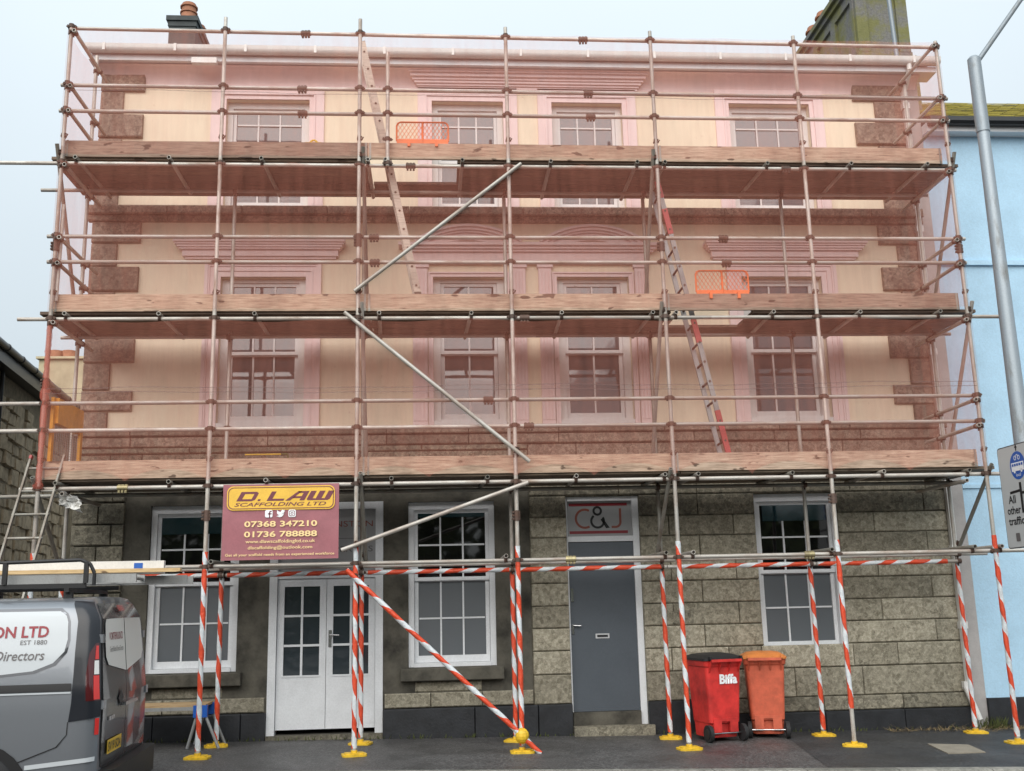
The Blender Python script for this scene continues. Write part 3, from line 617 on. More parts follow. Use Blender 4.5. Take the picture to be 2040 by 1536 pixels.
def pot(par, x, y, z, r=.14, h=.45, mat='terracotta'):
    mb = MB(); mb.tube((x, y, z), (x, y, z + h), r, 14, r * .85, hollow=True)
    for q in (.12, .5, .8): mb.tube((x, y, z + h * q), (x, y, z + h * (q + .06)), r * 1.08, 14)
    mb.build('chimney_pot', M[mat], par)
C1 = stack(7.02, 7.86, 3.0, 5.6, 9.3, 11.72, M['chim'], M['chim'], True)
for k, yy in enumerate((3.5, 4.2, 4.9, 5.4)): pot(C1, 7.30, yy, 11.78, .17, .55)
C2 = stack(-4.22, -3.80, 3.2, 4.6, 9.3, 10.93, M['chim_dark'], M['chim_dark']); pot(C2, -3.98, 3.45, 11.0, .13, .35); pot(C2, -3.98, 4.1, 11.0, .13, .35)
MB().tube((7.02, 1.75, 9.2), (6.93, 1.75, 12.3), .035, 8).build('soil_vent_pipe', M['lamp'], H)

# ------------------------------------------------------------------ BLUE HOUSE
B = empty('blue_house', (11, 5, 0), 'pale blue rendered house with mossy slate roof beside the town house', 'house')
MB().box(7.13, 16, 1.5, 9.5, -.4, 8.42).build('wall', M['blue'], B); MB().box(7.128, 16.02, 1.43, 1.56, -.4, .31).build('plinth', M['black_plinth'], B)
MB().box(7.128, 16.02, 1.455, 1.52, 6.23, 6.30).build('string_moulding', M['blue'], B); MB().box(7.128, 16.02, 1.475, 1.52, 3.05, 3.10).build('string_moulding', M['blue'], B)
MB().box(7.128, 16.2, 1.32, 1.6, 8.22, 8.36).build('soffit_board', M['white'], B)
mb = MB(); mb.prism([(1.31, 8.40), (1.20, 8.40), (1.19, 8.33), (1.22, 8.29), (1.31, 8.29)], 7.128, 16.2, 'x'); mb.build('gutter', M['blackgut'], B)
mb = MB(); rise = .575
for k in range(26):                                   # courses of slates, too fine to tell apart
    y0 = 1.24 + k * .17; z0 = 8.40 + k * .17 * rise
    xx = 7.13 - (k % 2) * .12
    while xx < 13:
        x1 = xx + .25; xa = max(xx, 7.13); t = random.uniform(.004, .012)
        if x1 > xa + .03: mb.add([(xa + .004, y0, z0 + t), (x1 - .004, y0, z0 + t), (x1 - .004, y0 + .22, z0 + .2 * rise), (xa + .004, y0 + .22, z0 + .2 * rise), (xa + .004, y0, z0), (x1 - .004, y0, z0)], [(0, 1, 2, 3), (4, 5, 1, 0)])
        xx = x1
kind(mb.build('slate_courses', M['slate_green'], B, fix=False), 'stuff')
mb = MB(); mb.prism([(1.24, 8.37), (5.55, 8.37 + 4.31 * rise), (9.8, 8.37)], 7.13, 16.2, 'x'); mb.build('roof', M['roof_slate'], B)

# ------------------------------------------------------------------ STONE HOUSE (left) and the cream house beyond
G_ = at(0, 676, 6.0); dv = Vector((-.117, .993, 0)); nv = Vector((.993, .117, 0))
SH = empty('stone_house', (G_.x - 2.2, 4, 0), 'rubble stone house with black gutter across the alley', 'house')
O_ = Vector((G_.x, G_.y, 0)) - nv * .30; ZE = G_.z
def SP(u, n, z): p = O_ + dv * u + nv * n; return (p.x, p.y, z)
def sbox(mb, u0, u1, n0, n1, z0, z1): mb.add([SP(u, n, z) for z in (z0, z1) for n in (n0, n1) for u in (u0, u1)], [(0, 2, 3, 1), (4, 5, 7, 6), (0, 1, 5, 4), (2, 6, 7, 3), (0, 4, 6, 2), (1, 3, 7, 5)]); return mb
sbox(MB(), -1.6, 9, -5, 0, -.3, ZE - .1).build('wall', M['mortar'], SH)
sbox(MB(), -1.8, 9.2, .002, .26, ZE - .32, ZE - .10).build('soffit', M['blackgut'], SH)
g1 = MB(); a_, b_ = SP(-1.9, .31, ZE - .04), SP(9.3, .31, ZE - .04); g1.tube(a_, b_, .062, 10)
for k in range(10): q = SP(-1.5 + k * .95, .31, ZE - .04); q2 = SP(-1.44 + k * .95, .31, ZE - .04); g1.tube(q, q2, .074, 10)
g1.build('gutter', M['blackgut'], SH)
mb = MB(); mb.add([SP(-1.9, .34, ZE), SP(9.3, .34, ZE), SP(9.3, -2.4, ZE + 2.0), SP(-1.9, -2.4, ZE + 2.0), SP(9.3, -5.2, ZE), SP(-1.9, -5.2, ZE)], [(0, 1, 2, 3), (3, 2, 4, 5), (0, 3, 5), (1, 4, 2)]); mb.build('roof', M['roof_slate'], SH)
WIN = [(-1.25, .30, ZE - 2.9, ZE - .85)]
z = 1.4; cnt = 0
while z < ZE - .36:
    h = random.uniform(.16, .31); h = min(h, ZE - .33 - z); u = -.55 + random.uniform(-.1, .1)
    while u < 6.6:
        l = random.uniform(.22, .62); u1 = min(u + l, 6.7)
        cu, cz = (u + u1) / 2, z + h / 2
        if h > .06 and u1 - u > .08 and not any(a - .06 < u1 and u < b + .06 and c - .05 < z + h and z < d + .05 for a, b, c, d in WIN) and cnt < 290:
            j = lambda s=.045: random.uniform(-s, s); g = .004; pr = random.uniform(.012, .07); mb = MB()
            q = [(u + g + j(), z + g + j(.03)), (u1 - g + j(), z + g + j(.03)), (u1 - g + j(), z + h - g + j(.03)), (u + g + j(), z + h - g + j(.03))]
            vs = [SP(a, -.01, b) for a, b in q]; m_ = (sum(a for a, b in q) / 4, sum(b for a, b in q) / 4)
            vs += [SP(a + (m_[0] - a) * .12, pr + j(.010), b + (m_[1] - b) * .12) for a, b in q]
            mb.add(vs, [(4, 5, 6, 7)] + [(i, (i + 1) % 4, (i + 1) % 4 + 4, i + 4) for i in range(4)]); mb.build('stone', M['sandstone'], SH); cnt += 1
        u = u1
    z += h
for a, b, c, d in WIN:
    mb = MB(); sbox(mb, a, a + .08, -.08, .05, c, d); sbox(mb, b - .08, b, -.08, .05, c, d); sbox(mb, a, b, -.08, .05, d - .08, d); sbox(mb, a, b, -.08, .08, c, c + .08)
    wn = mb.build('window', M['plastic_white'], SH); sbox(MB(), a + .08, b - .08, -.05, .01, c + .08, d - .08).build('pane', M['glass'], wn); sbox(MB(), a - .1, b + .1, .0, .14, c - .12, c).build('sill', M['granite_dark'], SH)
mb = MB(); pts = [SP(1.15, .06, ZE - .3), SP(1.15, .06, .1)]; mb.tube(pts[0], pts[1], .04, 8); mb.build('downpipe', M['blackgut'], SH)
cr = empty('cream_house', (-9, 16, 0), 'weathered cream gable with two chimney pots beyond the alley', 'house')
p0, p1 = at(78, 716, 15), at(260, 716, 15)
MB().box(p0.x, p1.x + 2, 15, 19, 0, p0.z).build('wall', M['cream_far'], cr); MB().box(p0.x - .05, p1.x + 2, 14.9, 19.1, p0.z - .0, p0.z + .06).build('coping', M['cream_far'], cr)
for px_ in (112, 138): q = at(px_, 716, 15.4); mb = MB(); mb.tube((q.x, 15.4, q.z), (q.x, 15.4, q.z + .22), .16, 12, .19); mb.build('chimney_pot', M['terracotta'], cr)

# ------------------------------------------------------------------ SCAFFOLD
PX = [-4.525, -2.631, -.936, .925, 2.816, 4.729, 6.668]; YI = .96; RT = .0242; YL = .052
SC = empty('scaffold', (1.0, .5, 0), 'tube and board scaffold with red and white taped legs across the whole facade', 'scaffold')
def tube(name, p0, p1, mat='tube', r=RT, par=None, hollow=False, n=12):
    """tube built along its own z so that rust follows it"""
    p0, p1 = Vector(p0), Vector(p1); d = p1 - p0; mb = MB(); mb.tube((0, 0, 0), (0, 0, d.length), r, n, hollow=hollow)
    return link(name, mb.mesh(name), M[mat], par or SC, p0, d.to_track_quat('Z', 'Y'))
def taped(p0, p1, par):
    p0, p1 = Vector(p0), Vector(p1); d = p1 - p0; mb = MB(); n = 14; k = max(2, int(d.length / .05)); vs = []
    for i in range(k + 1):
        for j in range(n):
            t = 2 * math.pi * j / n; rr = RT * 1.14 + random.uniform(0, .0035) + .002 * math.sin(i * .9 + j); vs.append((rr * math.cos(t), rr * math.sin(t), d.length * i / k))
    fs = []
    for i in range(k):
        for j in range(n):
            mb.uv[len(fs)] = [(j / n, d.length * i / k), ((j + 1) / n, d.length * i / k), ((j + 1) / n, d.length * (i + 1) / k), (j / n, d.length * (i + 1) / k)]
            fs.append((i * n + j, i * n + (j + 1) % n, (i + 1) * n + (j + 1) % n, (i + 1) * n + j))
    mb.add(vs, fs, True); return link('warning_tape', mb.mesh('warning_tape'), M['tape'], par, p0, d.to_track_quat('Z', 'Y'))
bp = MB(); bp.prism(rrect(-.135, .135, -.11, .11, .05, 4), .0, .022, 'z'); bp.prism(rrect(-.105, .105, -.08, .08, .04, 4), .022, .034, 'z'); bp.tube((0, 0, .034), (0, 0, .06), .036, 12); BPM = bp.mesh('base_plate')
# couplers: band clamps with bolts, shared meshes
cm = MB(); cm.tube((0, 0, -.024), (0, 0, .024), .0345, 12); cm.tube((-.024, YL, 0), (.024, YL, 0), .0335, 10); cm.box(-.012, .012, .015, YL, -.02, .02)
for sx in (-1, 1): cm.tube((sx * .03, -.004, 0), (sx * .062, .012, 0), .010, 6); cm.box(sx * .045 - .009, sx * .045 + .009, -.006, .02, -.016, .016)
cm.tube((0, YL - .015, .03), (0, YL - .01, .055), .009, 6); cm.tube((0, YL - .02, -.03), (0, YL - .02, -.058), .010, 6); CPM = cm.mesh('coupler')
sm = MB(); sm.tube((-.06, 0, 0), (.06, 0, 0), .034, 12)
for q in (-.038, 0, .038): sm.box(q - .012, q + .012, -.02, .02, -.056, -.03); sm.tube((q, -.03, -.04), (q, .03, -.04), .008, 6); sm.box(q - .014, q + .014, -.012, .012, .028, .040)
SLM = sm.mesh('sleeve_coupler')
pm = MB(); pm.tube((-.02, 0, 0), (.02, 0, 0), .031, 10); pm.box(-.014, .014, -.012, .012, .02, .045); pm.box(-.02, .02, -.035, .025, .03, .036); pm.tube((0, -.03, -.01), (0, -.05, .03), .008, 6); PTM = pm.mesh('putlog_coupler')
for m_ in (CPM, SLM, PTM): m_.materials.append(M['rust'])
def coup(loc, mesh=None, rz=0, mat=None):
    o = link('coupler' if mesh is None or mesh is CPM else mesh.name, mesh or CPM, None, SC, Vector(loc), Matrix.Rotation(rz + random.uniform(-.12, .12), 3, 'Z').to_quaternion()); return o
TOPZ = [8.89, 9.02, 9.03, 8.95, 8.93, 8.90, 8.86]
stds = []
for i, x in enumerate(PX):
    g = gz(x); s = tube('standard', (x, 0, g + .03), (x, 0, TOPZ[i]), 'tube'); stds.append(s)
    if i: link('base_plate', BPM, M['yellow'], s, Vector((x, 0, g)), Matrix.Rotation(random.uniform(-.4, .4), 3, 'Z').to_quaternion())
    taped((x, 0, g + (.42 if i == 5 else .08)), (x, 0, 2.33 - (.02 if i % 2 else 0)), s)
    for z in ({0: (5.96, 4.28), 4: (5.97,), 6: (5.95,), 1: (2.72,), 3: (2.66,), 5: (2.80,), 2: (6.02,)}[i]):      # sleeves where two tubes join
        link('sleeve_coupler', SLM, None, SC, Vector((x, 0, z)), Matrix.Rotation(math.pi / 2, 3, 'Y').to_quaternion())
TOPI = [9.0, 7.10, 7.12, 7.12, 7.1, 7.12, 8.75]
for i, x in enumerate(PX):
    g = gz(x); s = tube('standard', (x, YI, g + .03), (x + .0, YI, TOPI[i]), 'tube_dark' if i in (2, 4) else 'tube')
    link('base_plate', BPM, M['yellow'], s, Vector((x, YI, g)), Matrix.Rotation(random.uniform(-.4, .4), 3, 'Z').to_quaternion())
    taped((x, YI, g + .08), (x, YI, 2.04), s)
LZ = dict(low=2.147, d1=3.067, g1=3.73, g2=4.052, d2=5.068, g3=5.779, g4=6.101, d3=7.044, g5=7.738, g6=8.064, top=8.83)
ext = {'low': (-4.75, 7.35), 'd1': (-4.75, 6.95), 'g1': (-6.3, 6.75), 'g2': (-6.3, 6.74), 'd2': (-4.92, 7.26), 'g3': (-4.63, 6.76), 'g4': (-4.65, 6.78), 'd3': (-6.0, 6.77), 'g5': (-4.62, 6.76), 'g6': (-4.62, 6.77), 'top': (-4.58, 6.74)}
for k, z in LZ.items():
    a, b = ext[k]; sp = [(a, b)]
    nm = 'ledger' if k in ('low', 'd1', 'd2', 'd3') else 'guard_rail'
    tl = .03 if k == 'top' else 0
    if k == 'top': z0_, z1_ = 8.865, 8.80
    elif k == 'g6': z0_, z1_ = 8.085, 8.055
    elif k == 'd1': z0_, z1_ = 3.055, 3.075
    else: z0_, z1_ = z, z
    cut = {'low': 1.55, 'd1': -3.6, 'g1': 1.1, 'g2': .62, 'd2': 1.08, 'g3': -.74, 'g4': -.75, 'd3': -.3, 'g5': -1.65, 'g6': -1.66, 'top': -1.63}[k]; cut2 = {'g3': 3.64, 'g4': 3.62, 'g5': 2.0, 'g6': 1.98, 'top': 1.94, 'd3': 4.5, 'low': 4.4, 'd1': 2.6, 'd2': 3.4, 'g1': 4.0, 'g2': 4.0}[k]
    zz = lambda xx: z0_ + (z1_ - z0_) * (xx - a) / (b - a)
    pts = [a, cut, cut2, b]
    for u, v in zip(pts, pts[1:]): tube(nm, (u, YL, zz(u)), (v, YL, zz(v)), 'tube', hollow=True)
    for cc in (cut, cut2):
        if cc == cut2 and k in ('d2', 'g1', 'g2', 'd1'): continue
        o = coup((cc, YL, zz(cc)), SLM)
        if k in ('low', 'd1'): o.data = o.data.copy(); o.data.materials[0] = M['brass']
    for i, x in enumerate(PX): coup((x, 0, zz(x) + random.uniform(-.004, .004)))
for i, x in enumerate(PX):       # band at the top of every toe board
    for z in (3.365, 5.375, 7.375): coup((x, 0, z), PTM, math.pi / 2)
# inner ledgers and the low taped rails on the inner row
for k, (a, b, z) in {'d1': (-6.4, 6.85, 3.067), 'd2': (-4.72, 6.9, 5.068), 'd3': (-5.1, 6.8, 7.05), 'low': (-4.7, 7.05, 2.15)}.items():
    mid = -.2 if k != 'd2' else 1.3
    for u, v in ((a, mid), (mid, b)): tube('ledger', (u, YI - YL, z), (v, YI - YL, z), 'tube_dark' if k == 'd1' else 'tube', hollow=True)
    for x in PX: coup((x, YI, z), None, math.pi)
tube('ledger', (-6.3, YI + .06, 3.90), (-2.52, YI + .06, 3.90)); coup((-2.631, YI, 3.9))
for i in range(6):
    a, b = PX[i] + .06, PX[i + 1] - .02
    if i in (3, 4): b = PX[i + 1] - .0
    if i == 0: a = -4.7
    z = 2.075 - .003 * i; t = tube('guard_rail', (a, YI - .054, z), (b + .05, YI - .054, z), 'tube'); taped((a + (.16 if i == 4 else .02), YI - .054, z), (b - (.14 if i == 5 else .02), YI - .054, z), t); coup((PX[i + 1], YI, z), None, math.pi)
# transoms with open ends towards the street
TRX = {3.116: [-4.33, -3.074, -1.973, -.53, .59, 1.641, 2.70, 3.10, 4.25, 5.38, 6.45], 5.118: [-4.36, -3.28, -2.16, -.68, .43, 1.534, 2.66, 2.95, 4.17, 5.28, 6.30], 7.096: [-4.364, -3.243, -2.13, -.828, -.61, .346, 1.459, 2.561, 2.916, 4.247, 5.343, 6.354], 2.197: [-2.56, .789, 2.661, 2.99, 4.656, 6.40, 6.745]}
for z, xs in TRX.items():
    for x in xs:
        sk_ = random.uniform(-.05, .05); y1 = YI + random.uniform(.12, .30)
        t = tube('transom', (x, -.015 - random.uniform(0, .03), z), (x + sk_, y1, z), 'tube' if random.random() < .6 else 'tube_dark', hollow=True); coup((x, YL, z - .045), PTM, 0)
for x in (-4.25, 6.40): tube('transom', (x, -.03, 2.99), (x, 1.3, 2.99), 'tube', hollow=True)
# end guard rails at both ends
for x, sg in ((PX[0], 1), (PX[-1], -1)):
    for z in (8.77, 8.02, 7.69, 6.98, 6.05, 5.73, 5.0) + ((3.98, 3.66) if sg < 0 else ()):
        tube('guard_rail', (x + sg * .055, -.07, z), (x + sg * .055, 1.32, z), 'tube', hollow=True); coup((x, 0, z), None, math.pi / 2 * -sg); coup((x, YI, z), None, math.pi / 2 * -sg)
# braces
def brace(pa, pb, ya, yb, mat='tube'): return tube('brace', at(*pa, ya), at(*pb, yb), mat, hollow=True)
brace((706, 580), (1038, 326), -.068, -.068); brace((686, 622), (1055, 919), -.068, -.068); brace((680, 1096), (1052, 961), -.068, -.068)
b4 = brace((690, 1135), (1077, 1501), -.068, -.068); taped(at(690, 1135, -.068), at(1077, 1501, -.068), b4)
for px_, py_ in ((714, 577), (1017, 342), (713, 643), (1029, 897), (709, 1085), (1030, 968), (707, 1150), (1039, 1464)): coup(at(px_, py_, -.045) + Vector((0, .02, 0)), PTM, .5)
for i, sx in ((0, -.05), (2, .05), (4, -.05), (6, .05)):
    for za, zb, mm in ((3.18, 2.18, 'tube_dark'), (5.24, 3.30, 'tube'), (7.25, 5.25, 'tube_dark')):
        if i == 0 and za == 5.24: continue
        tube('brace', (PX[i] + sx, -.06, za), (PX[i] + sx, 1.02, zb), mm, hollow=True); coup((PX[i] + sx * .5, 0, za - .1), PTM); coup((PX[i] + sx * .5, YI, zb + .1), PTM)
tube('standard', at(127, 408, .05), at(111, 600, .05), 'tube'); tube('standard', (-.585, .0, 7.02), (-.585, .0, 8.57), 'tube')
for z in (7.06, 7.38, 7.738, 8.07): coup((-.585, 0, z))
# foam cap on the foot of the striped brace
fc = MB(); ce = at(1040, 1466, -.06); rows = 8
for i in range(rows + 1):
    t = math.pi * i / rows
    for j in range(12):
        a = 2 * math.pi * j / 12; q = 1 + random.uniform(-.05, .05); fc.v.append(ce + Vector((.078 * math.sin(t) * math.cos(a) * q, .07 * math.sin(t) * math.sin(a), .085 * math.cos(t) * q)))
for i in range(rows):
    for j in range(12): fc.f.append((i * 12 + j, i * 12 + (j + 1) % 12, (i + 1) * 12 + (j + 1) % 12, (i + 1) * 12 + j))
fc.build('foam_cap', M['yellow'], SC)
# boards
def board(name, x0, x1, y0, y1, z0, z1, mat='wood', tilt=0):
    mb = MB(); l, w_, h = (x1 - x0) / 2, (y1 - y0) / 2, (z1 - z0) / 2; e = .006
    if name == 'end_toe_board': pass
    mb.box(-l, l, -w_, w_, -h, h); return link(name, mb.mesh(name), M[mat], SC, Vector(((x0 + x1) / 2, (y0 + y1) / 2, (z0 + z1) / 2)), Matrix.Rotation(tilt, 3, 'Y').to_quaternion())
for dk, (zb, gap) in enumerate(((3.141, None), (5.143, (2.92, 3.95)), (7.121, (-.80, .28)))):
    for r in range(5):
        y0 = .115 + r * .232; y1 = y0 + .218; cuts_ = [-4.70, -.86 + .05 * r % .1, 2.92, 6.85]
        for u, v in zip(cuts_, cuts_[1:]):
            segs = [(u, v)]
            if gap and r < 3:
                segs = [(max(u, a), min(v, b)) for a, b in ((u, gap[0]), (gap[1], v)) if min(v, b) - max(u, a) > .1]
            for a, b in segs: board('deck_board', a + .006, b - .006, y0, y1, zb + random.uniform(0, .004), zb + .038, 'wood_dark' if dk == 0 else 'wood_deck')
    z0 = zb + .030
    for u, v in ((-4.53, -.835), (-.83, 2.845), (2.86, 6.62)):
        tb = board('toe_board', u, v, .082, .112, z0, z0 + .212, 'wood', random.uniform(-.002, .002))
        for xe in (u + .012, v - .037): MB().box(xe, xe + .025, .0795, .1145, z0 - .003, z0 + .215).build('end_band', M['tube_dark'], tb)
    for x in (-4.50, 6.60):
        mb = MB(); mb.box(-.56, .56, -.017, .017, -.105, .105); link('end_toe_board', mb.mesh('end_toe_board'), M['wood'], SC, Vector((x, .68, z0 + .108)), Matrix.Rotation(math.pi / 2, 3, 'Z').to_quaternion())

# ------------------------------------------------------------------ NETS
def sheet_net(name, x0, x1, z0f, z1f, y, nx=300, nz=18, amp=.012, par=None, mat='net'):
    mb = MB(); vs = []; ph = random.uniform(0, 6)
    for j in range(nz + 1):
        for i in range(nx + 1):
            xx = x0 + (x1 - x0) * i / nx; a, b = z0f(xx), z1f(xx); t = j / nz; zz = a + (b - a) * t
            yy = y + amp * (.5 + .5 * (math.sin(xx * 3.3 + ph + zz) * .35 + math.sin(xx * 14.1 + 1.6 * zz + ph) * .35 + math.sin(xx * 27 - 2.2 * zz) * .15 + math.sin(zz * 7 + xx) * .15)) * math.sin(math.pi * t)
            vs.append((xx, yy, zz))
    mb.add(vs, [(j * (nx + 1) + i, j * (nx + 1) + i + 1, (j + 1) * (nx + 1) + i + 1, (j + 1) * (nx + 1) + i) for j in range(nz) for i in range(nx)], True)
    return mb.build(name, M[mat], par, fix=False)
def side_net(x, y0, y1, z0, z1, par):
    mb = MB(); vs = []; n, k = 12, 24; fl = 0.
    for j in range(k + 1):
        for i in range(n + 1):
            yy = y0 + (y1 - y0) * i / n; zz = z0 + (z1 - z0) * j / k; vs.append((x + .02 * math.sin(yy * 6 + zz * 1.7) * math.sin(math.pi * i / n), yy, zz))
    mb.add(vs, [(j * (n + 1) + i, j * (n + 1) + i + 1, (j + 1) * (n + 1) + i + 1, (j + 1) * (n + 1) + i) for j in range(k) for i in range(n)], True); mb.build('side_panel', M['net'], par, fix=False)
def seam(par, y, z, x0=-4.5, x1=6.64):
    mb = MB(); n = 60; vs = []
    for i in range(n + 1):
        xx = x0 + (x1 - x0) * i / n; zz = z + .012 * math.sin(xx * 1.4) + .006 * math.sin(xx * 5); vs += [(xx, y - .002, zz - .006), (xx, y - .002, zz + .006)]
    mb.add(vs, [(2 * i, 2 * i + 2, 2 * i + 3, 2 * i + 1) for i in range(n)]); mb.build('seam', M['net_seam'], par, fix=False)
ties = [-4.53, -3.55, -2.63, -1.75, -.94, -.1, .925, 1.85, 2.816, 3.75, 4.729, 5.7, 6.66]
def scallop(z, amp, ph=0):
    def f(xx):
        for a, b in zip(ties, ties[1:]):
            if a <= xx <= b + 1e-6: t = (xx - a) / (b - a); return z + amp * (max(0., math.sin(math.pi * t)) ** .6)
        return z
    return f
NL = empty('debris_net', (1.05, .03, 3.1), 'pink debris net with scalloped lower edge on the lowest boarded lift', 'netting', 'pink debris nets on the scaffold')
sheet_net('net_panel', -4.53, 6.66, scallop(3.105, .15), lambda x: 5.02 + .02 * math.sin(x * 4), -.040, par=NL, amp=-.011); seam(NL, -.0685, 4.20); seam(NL, -.0685, 4.145)
NM = empty('debris_net', (1.05, .03, 5.1), 'pink debris net on the middle lift, outside the pedimented windows', 'netting', 'pink debris nets on the scaffold')
sheet_net('net_panel', -4.53, 6.66, lambda x: 5.165 + .008 * math.sin(x * 5), scallop(7.05, -.05), -.040, par=NM, amp=-.011)
NT = empty('debris_net', (1.05, .03, 7.1), 'pink debris net on the top lift, reaching above the gutter', 'netting', 'pink debris nets on the scaffold')
sheet_net('net_panel', -4.53, 6.66, lambda x: 7.13 + .008 * math.sin(x * 5), scallop(8.83, -.015), -.040, par=NT, amp=-.011); seam(NT, -.0685, 8.01); seam(NT, -.0685, 7.955)
for par, z0, z1, sides in ((NT, 7.10, 8.80, (-4.56, 6.70)), (NM, 5.15, 7.05, (-4.56, 6.70)), (NL, 3.15, 5.05, (6.70,))):
    for x in sides: side_net(x, -.03, 1.40, z0, z1, par)
mb = MB(); prev = None; k = 46; vs = []          # the end net gathered up round the corner pole
for i in range(k + 1):
    z = 3.05 + (5.0 - 3.05) * i / k; rr = .0285 + .006 * abs(math.sin(i * 1.7)) + (.020 * math.exp(-((z - 4.16) / .10) ** 2)) + .03 * math.exp(-((z - 3.08) / .04) ** 2)
    for j in range(10): a = 2 * math.pi * j / 10; q = rr * (1 + random.uniform(-.18, .18)); vs.append((PX[0] + q * math.cos(a), q * math.sin(a), z))
mb.add(vs, [(i * 10 + j, i * 10 + (j + 1) % 10, (i + 1) * 10 + (j + 1) % 10, (i + 1) * 10 + j) for i in range(k) for j in range(10)], True); mb.build('gathered_net', M['net_bunch'], NL)

# ------------------------------------------------------------------ LADDERS
def ladder(label, pa, pb, ya, yb, wdir, width, mats, red=(), rung=.255, st=(.064, .026), group=None, over=0.):
    """stile A runs pa->pb in the photo at depth ya (top) and yb (foot); the other stile lies along wdir"""
    A, Bt = (at(*pa, ya) if len(pa) == 2 else Vector(pa)), (at(*pb, yb) if len(pb) == 2 else Vector(pb))
    d = (Bt - A); ln = d.length; d.normalize(); wv = Vector(wdir).normalized(); nn = d.cross(wv).normalized()
    Ld = empty('ladder', Bt, label, 'ladder', group)
    def bar(p, q, hw, hn, name, m):
        mb = MB(); mb.add([c + wv * s * hw + nn * t * hn for c in (p, q) for s, t in ((-1, -1), (1, -1), (1, 1), (-1, 1))], [(3, 2, 1, 0), (4, 5, 6, 7)] + [(i, (i + 1) % 4, (i + 1) % 4 + 4, i + 4) for i in range(4)]); return mb.build(name, M[m], Ld)
    for k, off in ((0, 0), (1, width)):
        bar(A + wv * off, Bt + wv * off, st[1] / 2, st[0] / 2, 'stile', mats[0])
        for (si, t0, t1) in red:
            if si == k:
                mb = MB(); p, q = A + wv * off + d * ln * t0, A + wv * off + d * ln * t1; e = .004
                mb.add([c + wv * s * (st[1] / 2 + e) + nn * t * (st[0] / 2 + e) for c in (p, q) for s, t in ((-1, -1), (1, -1), (1, 1), (-1, 1))], [(3, 2, 1, 0), (4, 5, 6, 7)] + [(i, (i + 1) % 4, (i + 1) % 4 + 4, i + 4) for i in range(4)]); mb.build('painted_end', M['red_paint'], Ld)
    t = .16
    while t < ln - .08:
        mb = MB(); mb.tube(A + d * t - wv * .02, A + d * t + wv * (width + .02), .015, 8); mb.build('rung', M[mats[1]], Ld); t += rung
    return Ld
ladder('worn pale ladder rising past the orange gate on the topmost boards', (721, 83), (-.165, .26, 5.185), .40, .26, (-.03, 1, 0), .34, ('ladder_wood', 'rust'), st=(.085, .03))
ladder('silver ladder with red painted stretches standing on the lowest boards', (1309, 362), (3.62, .30, 3.185), .32, .30, (0, 1, 0), .34, ('alu', 'rust'), red=((0, 0, .06), (0, .10, .19), (0, .49, .57), (0, .80, 1)), st=(.06, .026))
ladder('plain grey ladder leaning on the end of the scaffold above the van', (63, 908), (-5.05, -.75, .11), .12, -.9, (1, 0, 0), .37, ('tube_dark', 'tube_dark'), rung=.28, st=(.045, .022), red=((0, 0, .012),))
# ------------------------------------------------------------------ GATES
def gate(x0, x1, z0, z1, label):
    g = empty('ladder_gate', ((x0 + x1) / 2, .15, z0), label, 'gate', 'orange ladder-trap gates'); y = .15; mb = MB(); r = .011
    pts = [(x0, y, z0 + .03), (x0, y, z1 - .05), (x0 + .02, y, z1 - .015), (x0 + .05, y, z1), (x1 - .05, y, z1), (x1 - .02, y, z1 - .015), (x1, y, z1 - .05), (x1, y, z0 + .03)]
    mb.path(pts, r); mb.tube(((x0 + x1) / 2, y, z0), ((x0 + x1) / 2, y, z1), .014, 6); mb.box(x0, x1, y - .008, y + .008, z0 - .01, z0 + .055); mb.build('gate_frame', M['orange'], g)
    mb = MB(); s = .052; hgt = z1 - z0 - .06; k = -int(hgt / s) - 1
    while x0 + k * s < x1:
        for sg in (1, -1):
            xa = x0 + k * s; t0, t1 = 0., hgt; u0, u1 = (xa, xa + hgt * .62) if sg > 0 else (xa + hgt * .62, xa)
            lo, hi = x0, x1; f0, f1 = 0., 1.
            if u1 != u0:
                ta, tb = (lo - u0) / (u1 - u0), (hi - u0) / (u1 - u0); f0, f1 = max(0, min(ta, tb)), min(1, max(ta, tb))
            if f1 - f0 > .05: mb.tube((u0 + (u1 - u0) * f0, y, z0 + .055 + hgt * f0), (u0 + (u1 - u0) * f1, y, z0 + .055 + hgt * f1), .0038, 4)
        k += 1
    mb.build('gate_mesh', M['orange'], g)
    for q in (.24, .77): MB().box(x0 + (x1 - x0) * q - .018, x0 + (x1 - x0) * q + .018, .060, .15, z0 - .075, z0 + .005).build('bracket', M['orange'], g)
gate(-.478, .176, 7.395, 7.685, 'orange mesh gate clipped to the topmost toe board beside the wooden ladder'); gate(3.263, 3.935, 5.395, 5.705, 'orange mesh gate clipped to the middle toe board beside the red-ended ladder')
# amber end gate
g = empty('end_gate', (-4.45, .4, 3.2), 'amber steel gate with mesh panel closing the left end of the lowest boards', 'gate')
q0, q1 = Vector((-4.47, .10, 0)), Vector((-4.43, 1.02, 0)); zt, zb = 4.14, 3.20
def gbar(mb, t0, t1, z0, z1, th=.016):
    a, b = q0.lerp(q1, t0), q0.lerp(q1, t1); mb.box(min(a.x, b.x) - th, max(a.x, b.x) + th, a.y, b.y, z0, z1)
mb = MB(); gbar(mb, 0, .075, zb, zt); gbar(mb, .925, 1, zb, zt); gbar(mb, .075, .925, zt - .30, zt); gbar(mb, .075, .925, zb + .02, zb + .09); mb.build('gate_frame', M['gate_yellow'], g)
mb = MB()
for k in range(1, 14): t = .075 + .85 * k / 14; a = q0.lerp(q1, t); mb.tube((a.x, a.y, zb + .08), (a.x, a.y, zt - .29), .003, 4)
